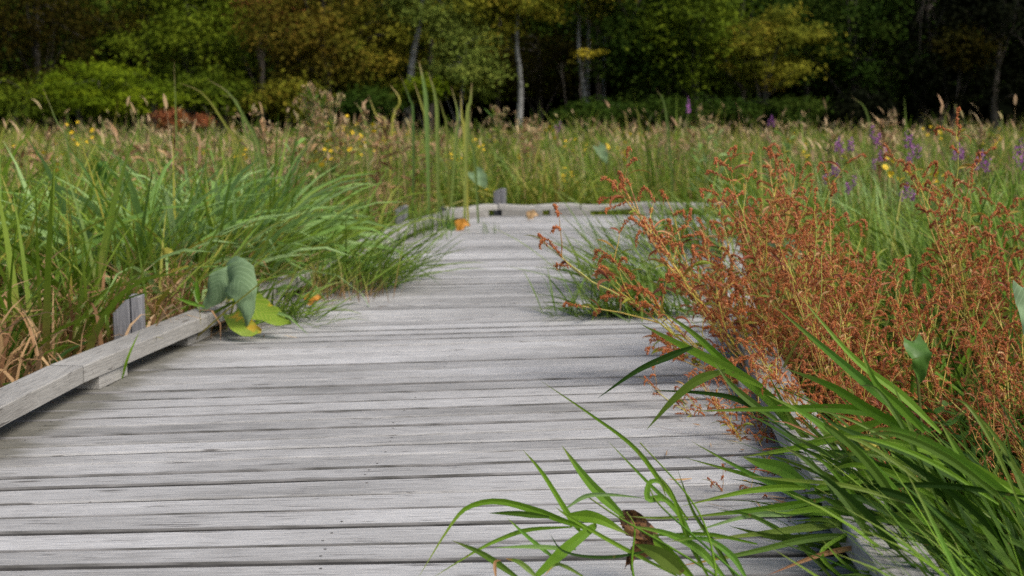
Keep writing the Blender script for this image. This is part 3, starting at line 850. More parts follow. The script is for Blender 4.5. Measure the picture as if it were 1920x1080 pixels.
# near left: tall grass with dry bases; and fallen dry blades
mb = MB()
n = 620
y = 3.5 + 5.2 * r.random(n); x = np.interp(y, LY, LX) - 0.28 - 3.0 * r.random(n) ** 1.1
px_ = np.interp(y, LY, LX) - .16 - .38 - .12 * (5.7 - y)
k = (x > -(y * .43 + .8)) & ~((y < 5.9) & (x > px_)) & (r.random(n) < np.clip((y - 3.2) * .4, .15, 1)); x, y = x[k], y[k]; N = len(x)
L = (1.02 + 0.40 * r.random(N) + 0.12 * patch(x, y, 2)) * np.clip(0.35 + (y - 3.4) * 0.28, .35, 1)
clumpy(mb, r, x, y, 11, L, r.uniform(.018, .038, N), r.random(N), sp=.07, th=(0, .5), bend=(.1, 1.7), K=7, hj=.22, uj=.15)
tag(mb.build("tall_marsh_grass", M['tall']), "tall green grass with brown bases behind the left kerb rail", "grass", kind='stuff')
mb = MB()
n = 8500
y = 3.4 + 4.6 * r.random(n); x = np.interp(y, LY, LX) - 0.18 - 2.6 * r.random(n) ** 1.5
px_ = np.interp(y, LY, LX) - .16 - .30 - .10 * (5.7 - y)
k = (x > -(y * .43 + .8)) & ~((y < 5.72) & (x > px_) & (r.random(n) < .85)); x, y = x[k], y[k]; N = len(x)
blades(mb, np.stack([x, y, GZ + .30 * r.random(N)], 1), r.uniform(0, 6.28, N), r.uniform(.2, .66, N) * np.clip(.5 + (y - 3.4) * .3, .45, 1), r.uniform(.009, .022, N), r.uniform(0, .5, N), r.uniform(.6, 3.4, N), K=6, rng=r, pw=2.2)
tag(mb.build("dry_grass", M['dry']), "dry tan and rust blades curling at the foot of the left grass", "grass", kind='stuff')
# near right undergrowth
mb = MB()
n = 9000
y = 2.6 + 4.6 * r.random(n); x = np.interp(y, RY, RX) + 0.22 + 2.2 * r.random(n)
k = x < (y * .43 + .6); x, y = x[k], y[k]; N = len(x)
L = r.uniform(.3, .75, N) * np.clip(.45 + .22 * (y - 2.6), .45, 1.1)
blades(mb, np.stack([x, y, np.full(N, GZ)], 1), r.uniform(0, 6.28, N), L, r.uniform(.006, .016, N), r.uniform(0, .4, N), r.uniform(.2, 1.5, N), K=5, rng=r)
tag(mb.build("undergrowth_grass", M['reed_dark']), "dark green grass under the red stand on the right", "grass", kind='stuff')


# ------------------------------------------------------------------ distinct grass clumps and tufts
def clump(name, c, n, spread, L, w, az, azs, th, bend, mat, label, cat="grass tuft", seed=0, K=7, group=None, part="blades", fold=0.25, tws=.6, pw=1.5):
    r = np.random.default_rng(seed)
    o = empty(name, tuple(c), label, cat, group)
    mb = MB()
    root = np.stack([r.normal(0, spread[0], n), r.normal(0, spread[1], n), np.zeros(n)], 1)
    blades(mb, root, r.normal(az, azs, n), r.uniform(L[0], L[1], n), r.uniform(w[0], w[1], n), r.uniform(th[0], th[1], n), r.uniform(bend[0], bend[1], n), K=K, rng=r, fold=fold, tw=r.normal(0, tws, n), pw=pw)
    mb.build(part, M[mat], o)
    return o


# lush pale canary grass bending to the right, left of the deck
for k, (u, v, n) in enumerate([(470, 560, 330), (560, 540, 330), (640, 500, 260), (420, 500, 240), (540, 480, 240)]):
    d = [7.0, 7.6, 8.3, 8.2, 8.8][k]
    x = min(at(u, d), Lx(d) - [.75, .65, .85, .9, 1.0][k])
    clump("canary_grass_clump", (x, d, GZ), int(n * .52), (.20, .28), (1.05, 1.5), (.034, .066), [0.0, -.1, -.3, .3, 0][k], 1.7, (0.0, .5), (.8, 2.6), 'silver',
          ["pale green broad bladed clump nearest the deck behind the big heart leaf", "pale silvery green arching grass clump in the middle of the left lush bank",
           "pale arching grass clump leaning over the deck edge, rightmost of the lush bank", "pale grass clump at the left back of the lush bank",
           "pale grass clump at the far back of the lush bank"][k], cat="grass clump", seed=200 + k)
# tufts lying on the deck
clump("grass_tuft", (Lx(8.0) + .16, 7.85, .0), 240, (.14, .26), (.25, .66), (.009, .018), 0.0, .7, (.5, 1.25), (.2, .7), 'tuft', "spiky green tuft reaching right over the deck at the left edge halfway along", seed=220)
clump("grass_tuft", (Lx(6.5) + .10, 6.45, .0), 120, (.14, .10), (.14, .42), (.008, .016), 0.0, .9, (.4, 1.3), (.1, .9), 'tuft', "small ragged tuft on the left deck edge right of the heart shaped leaf", seed=221)
clump("grass_tuft", (at(640, 7.4), 7.3, .0), 90, (.13, .15), (.2, .5), (.006, .012), 0.2, 1.2, (.1, .9), (.1, .9), 'tall', "upright green tuft hiding the third section of the left rail", seed=222)
clump("grass_tuft", (at(800, 11.0) + .0, 11.0, .0), 60, (.10, .15), (.15, .42), (.006, .012), 0.0, 3, (0, .4), (.0, .6), 'tuft', "upright yellow green tuft at the far left corner post", seed=223)
clump("grass_tuft", (at(822, 11.6), 11.7, .0), 34, (.10, .12), (.12, .35), (.006, .012), 0.0, 3, (0, .4), (.0, .6), 'tuft', "thin upright tuft left of the fallen orange leaf on the far deck", seed=227)
clump("grass_tuft", (at(915, 11.3), 11.3, .0), 22, (.06, .05), (.06, .17), (.005, .008), 3.4, .8, (0, .5), (.0, .5), 'tuft', "tiny sprout of grass between the planks below the far post", seed=224)
clump("grass_tuft", (at(1240, 7.6), 7.6, .0), 260, (.18, .22), (.30, .66), (.009, .019), math.pi - .05, .55, (.55, 1.3), (.1, .55), 'tuft', "dark green tuft fanning left over the deck behind the leftmost pink spikes", seed=225)
clump("grass_tuft", (at(1190, 6.62), 6.62, .0), 300, (.17, .08), (.14, .40), (.007, .015), math.pi - .1, 1.0, (.3, 1.35), (.1, .6), 'tuft', "low olive green tuft spreading on the deck in front of the dark fan tuft", seed=226)
clump("grass_tuft", (at(1290, 9.6), 9.8, .0), 260, (.28, .35), (.3, .7), (.007, .014), math.pi + .1, .9, (.2, 1.1), (.1, .7), 'tuft', "bushy dark tuft on the far right of the deck below the back rail", seed=228)
# tall leaning blades left
def lone(name, uvds, wpx, mat, label, cat, group=None, roll=0.3, extra=None, root=None):
    """one tall stem/blade traced through real points, from root up"""
    pts = [P(*q) for q in uvds]
    base = pts[0].copy()
    o = empty(name, tuple(base), label, cat, group)
    mb = MB()
    d = uvds[-1][2]
    ribbon2(mb, np.array(pts) - base, base, wpx / FPX * d, roll=roll, u=(hash_(uvds[0][0] + uvds[-1][1])))
    mb.build("blade", M[mat], o)
    return o


def hash_(v): return (math.sin(v * 12.9898) * 43758.5453) % 1.0


def ribbon2(mb, pts, base, width, roll=0.3, fold=0.25, u=0.5, n=14, prof=None, roll1=0.0, mat=0):
    m2 = MB()
    ribbon(m2, np.asarray(pts) + base, width, roll, fold, u, 0, n, prof, roll1)
    mb.add(m2.v[0] - base, m2.q[0], uv=None, mat=mat)
    mb.uq[-1] = m2.uq[0]


REED = [([(730, 330), (735, 240), (750, 190), (731, 158)], 7, 12.5), ([(772, 330), (775, 230), (768, 185), (750, 140)], 6, 12), ([(805, 330), (800, 220), (795, 160), (785, 112)], 10, 12.5),
        ([(822, 330), (820, 240), (816, 180), (803, 134)], 8, 12.2), ([(868, 330), (876, 230), (882, 190), (885, 153)], 8, 11.8), ([(840, 330), (855, 260), (858, 210), (845, 160)], 6, 13),
        ([(812, 320), (800, 240), (792, 200), (775, 150)], 8, 13), ([(880, 340), (872, 260), (866, 220), (864, 170)], 7, 12), ([(640, 340), (720, 245), (705, 215), (690, 177)], 5, 14),
        ([(700, 330), (690, 260), (678, 210), (664, 190)], 5, 14), ([(845, 335), (838, 250), (832, 215), (823, 183)], 6, 12.6), ([(900, 340), (890, 300), (880, 255), (884, 200)], 6, 12.4)]
for k, (pp, w, d) in enumerate(REED):
    rt = np.array([at(pp[0][0], d), d, GZ])
    o = empty("tall_reed", tuple(rt), "tall upright reed with a buff tip standing behind the far deck corner", "reed", "tall reeds behind the far deck corner")
    mb = MB()
    pts = [rt] + [P(u_, v_, d) for (u_, v_) in pp[1:]]
    ribbon2(mb, np.array(pts) - rt, rt, w / FPX * d, roll=hash_(k) - .5, u=hash_(k + .3))
    mb.build("leaf", M['cat'], o)
ARC = [([(470, 420), (455, 300), (420, 230), (380, 175), (335, 155)], 6, 9.5, "arching pale reed curving left, left one of the two tall arching reeds"),
       ([(505, 420), (490, 300), (460, 225), (430, 175), (388, 148)], 8, 9.5, "broad green arching reed bending left, right one of the two tall arching reeds"),
       ([(335, 330), (331, 250), (329, 190), (326, 112)], 4, 10, "thin straight upright stem in front of the lime green bush"),
       ([(150, 345), (130, 290), (105, 225), (80, 163)], 3.5, 8, "thin pale stem leaning left at the far left of the meadow"),
       ([(500, 410), (480, 290), (462, 255), (445, 190), (415, 178)], 5, 9.4, "short buff reed below the broad arching one"),
       ([(1215, 330), (1200, 240), (1190, 200)], 4, 14, "thin grass stem right of the yellow sprig"),
       ([(1270, 300), (1250, 220), (1230, 165)], 5, 14, "leaning grass stem left of the purple flower tip at the wood edge"),
       ([(1650, 300), (1630, 230), (1595, 178)], 5, 14, "leaning green stem against the dark right wood")]
for pp, w, d, lab in ARC:
    rt = np.array([at(pp[0][0], d), d, GZ])
    o = empty("arching_reed", tuple(rt), lab, "reed")
    mb = MB()
    pts = [rt] + [P(u_, v_, d) for (u_, v_) in pp[1:]]
    ribbon2(mb, np.array(pts) - rt, rt, w / FPX * d, roll=.3, u=hash_(w + pp[0][0]))
    mb.build("leaf", M['cat'], o)


# ------------------------------------------------------------------ broad leaves
def leaf_grid(mb, base, mid, widths, up, cup=0.25, wave=0.0, u=0.5, n=14, m=9, seed=0, mat=0):
    """broad leaf surface: midrib path, half width per station, cupped and waved"""
    r = np.random.default_rng(seed)
    C = catmull(mid, n); T_ = norm(np.gradient(C, axis=0))
    S = norm(np.cross(T_, np.broadcast_to(np.asarray(up, float), T_.shape))); Nn = np.cross(S, T_)
    t = np.linspace(0, 1, n)
    W = np.interp(t, np.linspace(0, 1, len(widths)), widths)
    s = np.linspace(-1, 1, m)
    V = C[:, None] + S[:, None] * (W[:, None] * s[None])[..., None] + Nn[:, None] * (cup * W[:, None] * (s ** 2)[None] + wave * np.sin(5 * t[:, None] * 3 + 3 * s[None] + seed) * np.abs(s)[None])[..., None]
    # backward sweep of the basal lobes
    V += (r.normal(0, 1, V.shape) * (np.abs(s) ** 4)[None, :, None] * W[:, None, None] * .05)
    V -= T_[:, None] * ((np.exp(-t * 7)[:, None]) * (np.abs(s) ** 1.5)[None] * W[:, None] * 0.9)[..., None]
    uv = np.stack([np.full((n, m), u) + .2 * np.abs(s)[None], np.repeat(t[:, None], m, 1)], -1)
    i = np.arange(n - 1)[:, None] * m + np.arange(m - 1)[None]
    q = np.stack([i, i + 1, i + m + 1, i + m], -1).reshape(-1, 4)
    mb.add((V - base).reshape(-1, 3), q, uv=uv.reshape(-1, 2), mat=mat)


d = 6.0
rt = np.array([Lx(6.2) - .12, 6.2, GZ])
o = empty("arrow_arum", tuple(rt), "large heart shaped arum leaves drooping over the end of the near left rail", "plant")
mb = MB(); leaf_grid(mb, rt, [P(425, 522, 6.0), P(440, 516, 5.92), P(455, 540, 5.85), P(462, 575, 5.83), P(463, 612, 5.85)], [.085, .10, .075, .055, .035, .004], (0, -1, .3), cup=-.3, wave=.01, u=.6, seed=1)
leaf_grid(mb, rt, [P(432, 520, 5.98), P(415, 525, 5.95), P(398, 555, 5.95), P(378, 585, 5.97)], [.07, .075, .05, .004], (0, -1, .5), cup=-.3, wave=.008, u=.3, seed=4)
mb.build("silvery_leaf", M['arum'], o, smooth=True)
mb = MB(); leaf_grid(mb, rt, [P(458, 560, 6.1), P(485, 583, 6.0), P(515, 598, 5.95), P(546, 608, 5.9)], [.055, .07, .05, .003], (0, -.6, 1), cup=.2, wave=.01, u=.4, seed=2)
leaf_grid(mb, rt, [P(440, 585, 6.0), P(450, 600, 5.9), P(462, 614, 5.85), P(490, 622, 5.85)], [.05, .06, .05, .01], (0, -.9, .4), cup=.2, wave=.01, u=.8, seed=3)
mb.build("yellowing_leaf", M['arumy'], o, smooth=True)
mb = MB()
for q in ([P(430, 522, 6.02), P(440, 560, 6.15)], [P(458, 560, 6.12), P(452, 590, 6.2)]):
    tube(mb, catmull([rt, (rt + q[1]) / 2, q[1], q[0]], 10) - rt, .006, 6)
mb.build("stalk", M['gstem'], o, smooth=True)


def broad_leaf(u, v, d, len_px, w_px, ang, label, mat='broad', nm="broad_leaf_plant", seed=0, up=(0, -.8, .5)):
    tip = P(u + len_px * math.cos(ang), v - len_px * math.sin(ang), d - .03); b = P(u, v, d)
    mid = (tip + b) / 2 + np.array([0, -.03, .02])
    rt = np.array([b[0] + .1, d + .1, GZ])
    o = empty(nm, tuple(rt), label, "plant")
    w = w_px / FPX * d / 2
    mb = MB(); leaf_grid(mb, rt, [b, mid, tip], [w * .7, w, w * .9, w * .6, .003], up, cup=.15, wave=.006, u=.5, seed=seed)
    mb.build("leaf", M[mat], o, smooth=True)
    mb = MB(); tube(mb, catmull([rt, (rt + b) / 2 + np.array([0, 0, .1]), b], 8) - rt, .005, 5); mb.build("stalk", M['gstem'], o)
    return o


broad_leaf(888, 322, 13.8, 40, 30, -.9, "upright pale broad leaf above the far post", 'arum', seed=1)
broad_leaf(1122, 275, 15.5, 36, 22, -1.1, "small pale broad leaf in the meadow right of centre", 'arum', seed=2)
broad_leaf(190, 335, 8.0, 34, 30, 1.2, "dark green heart leaf among the grass on the left", 'broad', seed=3)
broad_leaf(1712, 640, 3.9, 80, 46, -1.4, "green hanging leaf in front of the red stand", 'broad', seed=4)
broad_leaf(1922, 540, 3.6, 150, 60, -1.45, "large pale green leaf at the right edge of the picture", 'arum', seed=5)
broad_leaf(1450, 470, 5.6, 60, 50, -.2, "pale round leaf glimpsed among the red stems", 'arum', seed=6)
broad_leaf(1200, 545, 5.0, 6, 4, -1.4, "tiny leaf", 'broad', seed=7) if False else None


def fallen(u, v, d, wpx, mat, label, seed, name="fallen_leaf", tilt=0.9, z=None):
    c = P(u, v, d)
    if z is not None: c[2] = z
    o = empty(name, tuple(c), label, "leaf")
    w = wpx / FPX * d
    r = np.random.default_rng(seed)
    mb = MB()
    leaf_grid(mb, np.zeros(3), [(-w * .5, 0, 0), (0, -.01, w * .35 * tilt), (w * .5, 0, w * .25 * tilt)], [w * .18, w * .5, w * .42, w * .2, .002], (0, -tilt, .6), cup=.35, wave=w * .12, u=.4, seed=seed)
    mb.build("blade", M[mat], o, smooth=True)
    tb = MB(); tube(tb, [(-w * .5, 0, 0), (-w * .8, .01, -.005)], .0015, 4); tb.build("stalk", M['gstem'], o)


fallen(869, 428, 11.6, 26, 'orange', "orange fallen leaf standing on the far deck", 1)
fallen(851, 430, 11.62, 20, 'broad', "green leaf leaning beside the orange fallen leaf", 2)
fallen(590, 566, 6.9, 28, 'orange', "orange leaf against the left rail behind the ragged tuft", 3)
fallen(1633, 838, 3.5, 26, 'yleaf', "yellow leaf caught in the red stand beside the right rail", 4)
fallen(1575, 820, 3.55, 40, 'yleaf', "yellow green withered leaf below the red stand", 5)
fallen(318, 480, 6.2, 22, 'yleaf', "yellow leaf among dry grass behind the left post", 6)
fallen(1000, 408, 12.6, 20, 'dry', "dry tan leaf lodged under the far rail", 8)

# curled dead leaf on the foreground grass
c = P(1193, 1000, 2.78)
o = empty("dead_leaf", tuple(c), "crumpled dark brown dead leaf hanging in the foreground grass", "leaf")
mb = MB()
leaf_grid(mb, c, [P(1175, 975, 2.80), P(1195, 985, 2.76), P(1212, 1015, 2.75), P(1186, 1040, 2.76), P(1178, 1060, 2.77)], [.010, .024, .026, .010, .007], (0, -1, .3), cup=.7, wave=.016, u=.3, n=26, m=13, seed=9)
leaf_grid(mb, c, [P(1168, 970, 2.78), P(1185, 990, 2.74), P(1218, 1015, 2.75)], [.008, .018, .004], (0, -1, .6), cup=-.8, wave=.01, u=.7, n=12, seed=12)
mb.build("blade", M['dead'], o, smooth=True)


# ------------------------------------------------------------------ smartweed
def bead_spike(mb, pts, r, rb=0.0026):
    C = catmull(pts, max(8, int(np.linalg.norm(np.diff(np.array(pts), axis=0), axis=1).sum() / .0034)))
    n = len(C) * 3
    cc = np.repeat(C, 3, 0) + r.normal(0, .0028, (n, 3))
    s = rb * r.uniform(.7, 1.35, n)
    oct_ = np.array([[1, 0, 0], [-1, 0, 0], [0, 1, 0], [0, -1, 0], [0, 0, 1.5], [0, 0, -1.5]])
    V = cc[:, None] + oct_[None] * s[:, None, None]
    f = np.array([[0, 2, 4], [2, 1, 4], [1, 3, 4], [3, 0, 4], [2, 0, 5], [1, 2, 5], [3, 1, 5], [0, 3, 5]])
    T_ = (np.arange(n) * 6)[:, None, None] + f[None]
    uv = np.repeat(np.stack([r.random(n), np.full(n, .5)], 1), 6, 0)
    mb.add(V.reshape(-1, 3), tris=T_.reshape(-1, 3), uv=uv)


def smartweed(seed, H, lean, leafy=1.0, dense=1.0):
    """stem leans towards -x; returns root empty with parts stem, foliage, flower_spike..."""
    r = np.random.default_rng(seed)
    root = empty("smartweed_plant", (0, 0, 0), "x", "plant")
    st, lf, sp = MB(), MB(), []

    def leafat(p, dirv, green=False, big=1.0):
        az = r.uniform(0, 6.28); L = r.uniform(.045, .115) * big ** .6
        blades(lf, p[None], az, L, r.uniform(.007, .015) * big * (1.4 if green else 1), r.uniform(.4, 1.2), (r.uniform(.8, 1.6) if green else r.uniform(.6, 3.2)),
               K=8, u=np.array([r.random()]), rng=r, fold=.5, mat=1 if green else 0, tw=np.array([r.normal(0, 1.6)]), wb=.2, pw=1.2)

    def spike(p, dv):
        L = r.uniform(.045, .10)
        dv = norm(dv + r.normal(0, .25, 3)); side = norm(np.array([dv[0], dv[1], 0]) + r.normal(0, .5, 3) * np.array([1, 1, 0]))
        c_ = r.uniform(.1, 1.0); pts = [p, p + dv * L * .35 + side * L * .08 * c_, p + dv * L * .65 + side * L * .3 * c_, p + dv * L * (.85 - .3 * c_) + side * L * .55 * c_ - np.array([0, 0, L * .1 * c_]), p + dv * L * (1.0 - .7 * c_) + side * L * .75 * c_ - np.array([0, 0, L * .35 * c_])]
        m = MB(); bead_spike(m, pts, r); sp.append(m)

    def shoot(p, dv, L, rad, lvl):
        nseg = max(3, int(L / .065)); pts = [p]; cur = dv
        for i in range(nseg):
            cur = norm(cur + r.normal(0, .09, 3) + np.array([0, 0, .04 if lvl == 0 else .10]))
            pts.append(pts[-1] + cur * (L / nseg))
        pts = np.array(pts)
        tube(st, pts, rad * np.linspace(1, .45, len(pts)), 5, u=r.random())
        for i in range(1, len(pts)):
            if lvl == 0 and pts[i][2] < .10: continue
            if r.random() < .62 * leafy: leafat(pts[i], cur, r.random() < .42)
            if r.random() < (.75 if lvl == 0 and i < len(pts) * .5 else .12) * leafy: leafat(pts[i], cur, False, 2.0 if lvl == 0 else 1.2)
            if lvl < 2 and i >= (2 if lvl == 0 else 1) and r.random() < (.85 if lvl == 0 else .38) * dense:
                bd = norm(cur + norm(r.normal(0, 1, 3) * np.array([1, 1, .4])) * .75 + np.array([0, 0, .25]))
                shoot(pts[i], bd, L * r.uniform(.28, .48) * (1 if lvl else .9), rad * .68, lvl + 1)
        spike(pts[-1], cur)
        if r.random() < .7: spike(pts[-2], norm(cur + r.normal(0, .6, 3)))
        if lvl == 1 and r.random() < .5: spike(pts[-1], norm(cur + r.normal(0, .8, 3)))

    d0 = norm(np.array([-math.sin(lean), 0, math.cos(lean)]))
    shoot(np.zeros(3), d0, H, .0050, 0)
    if dense > .8:
        shoot(np.array([.02, .02, 0]), norm(d0 + np.array([.15, r.normal(0, .3), .1])), H * .85, .0042, 0)
    st.build("stem", M['stem'], root, smooth=True)
    lf.build("foliage", [M['rust'], M['weedleaf']], root)
    # the spikes: the longest few are parts of their own
    for m in sp[:22]:
        m.build("flower_spike", M['spike'], root)
    if len(sp) > 22:
        m2 = MB()
        for m in sp[22:]:
            m2.add(m.v[0], tris=m.t[0], uv=np.repeat(np.array([[.5, .5]]), m.n, 0)); m2.ut[-1] = m.ut[0]
        m2.build("flower_spike", M['spike'], root)
    return root


SW = [smartweed(500, 1.10, .65), smartweed(501, 1.1, .80), smartweed(502, 1.15, .35), smartweed(503, 1.0, .98), smartweed(504, 1.0, .55, 1.1), smartweed(505, .95, .7, 1.1)]
SWG = "rust red smartweed plants massed along the right edge of the deck"
SWL = "rust red smartweed plant in the dense stand beside the right kerb rail"
r = np.random.default_rng(77)
spots = [
    # x, y, kind, scale, rz, label
    (1.28, 5.05, 3, 1.10, .1, "leftmost smartweed with pink spikes arching over the deck"),
    (1.30, 4.75, 1, 1.0, -.15, "smartweed leaning low over the deck below the leftmost spikes"),
    (2.02, 5.15, 2, .98, 0.0, "tallest smartweed with drooping red heads above the red stand"),
    (1.78, 5.6, 0, 1.0, .2, "smartweed whose curved red tip rises at the back left of the red stand"),
    (2.35, 4.9, 2, .85, .3, "smartweed at the right edge of the picture with dark red spikes"),
]
for k in range(22):
    y_ = 3.45 + 2.0 * (k % 11) / 11 + r.normal(0, .08)
    x_ = Rx(y_) + 0.34 + (0.04 + 0.85 * r.random() ** 1.5)
    spots.append((x_, y_, int(r.integers(0, 6)), r.uniform(.62, .92) * (0.66 + .19 * (y_ - 3.35)), r.normal(0, .45), None))
for k, (x_, y_, i, s_, rz, lab) in enumerate(spots):
    if k < 6 and not SW[i].get("used"):
        o = SW[i]; o["used"] = 1
    else:
        o = copy_tree(SW[i])
    o.location = (x_, y_, GZ); o.scale = (s_, s_, s_); o.rotation_euler = (0, 0, rz)
    tag(o, lab or SWL, "plant", SWG)
for k in range(4):
    y_ = 3.6 + 0.9 * k / 3 + r.normal(0, .04)
    o = copy_tree(SW[[3, 1, 5][k % 3]])
    o.location = (Rx(y_) + .24, y_, GZ); s_ = .46 + .03 * k; o.scale = (s_, s_, s_); o.rotation_euler = (0, 0, r.normal(0, .25))
    tag(o, "low rust red smartweed hanging its curled leaves over the right kerb rail", "plant", "low smartweed plants hanging over the right kerb rail")
usedset = set()
for s_ in SW:
    if not s_.get("used"):
        x_, y_ = 1.3 + .2 * r.random(), 4.6 + r.random()
        s_.location = (x_, y_, GZ); s_.scale = (.9,) * 3
        tag(s_, SWL, "plant", SWG)
for o in COL.objects:
    if "used" in o: del o["used"]

# ------------------------------------------------------------------ foreground reed grass (traced leaves, each with its own depth)
def reed_plant(name, label, root, leaves, mat='reed', cat="grass plant", mats=None):
    rt = np.array(root, float)
    o = empty(name, tuple(rt), label, cat)
    part_lab = {'tipdry': "leaf with an orange tip", 'browntip': "withered brown leaf", 'silver': "pale grey green leaf"}
    for q in leaves:
        pts, w = q[0], q[1]
        mt = q[2] if len(q) > 2 and q[2] else mat
        roll = q[3] if len(q) > 3 else (hash_(pts[0][0]) - .5) * .8
        mb = MB()
        pp = np.array([P(*a) for a in pts])
        dm = np.mean([a[2] for a in pts])
        ribbon2(mb, pp - rt, rt, w / FPX * dm, roll=roll, u=hash_(pts[0][0] * 1.7 + pts[-1][1]), n=18, fold=.3)
        lo = mb.build("leaf", M[mt], o)
        if mt in part_lab: lo["label"] = part_lab[mt]
    return o


def stems(o, rt, lst, rad=.003, mat='reed'):
    mb = MB(); rt = np.array(rt)
    for pts in lst:
        pp = np.array([P(*a) for a in pts]) - rt
        tube(mb, catmull(pp, 16), np.linspace(rad, rad * .5, 16), 6, u=hash_(pts[0][0]))
    mb.build("stem", M[mat], o, smooth=True)


# bottom centre clump (root just beyond the right deck edge near the camera)
rtA = (1.02, 2.55, GZ)
A = reed_plant("reed_grass", "bright green reed grass sprawling over the deck at the bottom centre", rtA, [
    ([(1173, 972, 2.8), (1107, 907, 2.85), (1053, 835, 2.95)], 21, None, .1),
    ([(1290, 975, 2.75), (1240, 905, 2.8), (1187, 837, 2.9), (1107, 777, 3.0), (1014, 714, 3.1)], 10, None, .2),
    ([(1090, 1000, 2.75), (1067, 967, 2.8), (1017, 887, 2.9), (980, 843, 3.0)], 12),
    ([(1300, 1010, 2.7), (1270, 960, 2.75), (1213, 903, 2.85), (1140, 827, 3.0)], 10),
    ([(1100, 992, 2.72), (1060, 978, 2.74), (1003, 957, 2.78), (935, 940, 2.8), (880, 950, 2.8), (845, 985, 2.78), (783, 1085, 2.72)], 15, None, .1),
    ([(1073, 988, 2.72), (993, 993, 2.74), (940, 1010, 2.74), (893, 1033, 2.72), (808, 1085, 2.68)], 11, None, .5),
    ([(1030, 970, 2.75), (970, 963, 2.76), (915, 962, 2.78)], 13, 'reed_dark', .2),
    ([(1067, 966, 2.76), (1120, 972, 2.74), (1180, 1003, 2.72)], 26, None, .1),
    ([(1000, 1085, 2.62), (1060, 1030, 2.66), (1110, 990, 2.7), (1120, 985, 2.7)], 24, None, .0),
    ([(1050, 1055, 2.68), (990, 1007, 2.72), (950, 970, 2.76)], 9),
    ([(980, 1090, 2.6), (907, 1040, 2.66), (847, 1013, 2.7)], 14, 'tuft'),
    ([(1270, 1080, 2.62), (1160, 1023, 2.66), (1073, 973, 2.72), (1040, 950, 2.76)], 9),
    ([(1063, 952, 2.74), (1100, 930, 2.74), (1150, 928, 2.74), (1215, 935, 2.74)], 10, 'silver'),
    ([(1280, 965, 2.72), (1245, 935, 2.72), (1215, 935, 2.72), (1218, 905, 2.73), (1238, 905, 2.73), (1250, 935, 2.72)], 14),
    ([(1290, 969, 2.7), (1230, 971, 2.7), (1180, 968, 2.7)], 6, 'tuft'),
    ([(1420, 1020, 2.6), (1330, 1002, 2.64), (1250, 1003, 2.67), (1215, 1003, 2.7)], 9),
    ([(1280, 1075, 2.6), (1235, 1040, 2.62), (1190, 1020, 2.66)], 36, 'reed_dark', .1),
    ([(1300, 1085, 2.6), (1240, 1025, 2.64), (1225, 1000, 2.66)], 26, None, .3),
    ([(1080, 1030, 2.68), (1000, 1025, 2.68), (925, 1027, 2.68)], 10, 'silver'),
    ([(1230, 1030, 2.64), (1140, 1045, 2.64), (1060, 1035, 2.64), (1030, 1000, 2.64)], 7, 'reed_dark'),
    ([(930, 1085, 2.6), (928, 1055, 2.62), (940, 1050, 2.62)], 7, 'browntip'),
    ([(1010, 1085, 2.6), (975, 1055, 2.62), (948, 1047, 2.64)], 12, 'tipdry'),
    ([(1100, 1085, 2.58), (1060, 1062, 2.6), (1040, 1060, 2.62), (1020, 1080, 2.6)], 8, 'tipdry'),
    ([(1330, 1085, 2.6), (1290, 1010, 2.64), (1262, 930, 2.7), (1236, 890, 2.74)], 11),
    ([(1380, 1085, 2.6), (1340, 1020, 2.64), (1300, 960, 2.7), (1270, 880, 2.8)], 10, 'reed_dark'),
    ([(1360, 1085, 2.6), (1310, 1030, 2.62), (1250, 1000, 2.66), (1180, 985, 2.7)], 18),
    ([(1400, 1085, 2.56), (1370, 1040, 2.6), (1320, 1010, 2.62), (1255, 1015, 2.64)], 14),
])
stems(A, rtA, [[(1420, 1130, 2.55), (1280, 1040, 2.62), (1160, 970, 2.7), (1100, 930, 2.75)], [(1440, 1130, 2.5), (1330, 1030, 2.6), (1240, 950, 2.7), (1215, 910, 2.75)],
               [(1350, 1130, 2.5), (1330, 1010, 2.6), (1290, 930, 2.7), (1200, 830, 2.85)], [(1200, 1130, 2.5), (1185, 1060, 2.6), (1190, 990, 2.7), (1175, 960, 2.75)]], .003)
r = np.random.default_rng(5)
mb = MB(); n = 90
root = np.stack([r.uniform(.92, 1.08, n), r.uniform(2.1, 2.7, n), np.full(n, GZ + .28)], 1)
blades(mb, root - np.array(rtA), r.normal(2.6, .45, n), r.uniform(.25, .55, n), r.uniform(.006, .016, n), r.uniform(.5, 1.1, n), r.uniform(0.1, .8, n), K=6, rng=r, fold=.3)
mb.build("short_blades", M['reed'], A)

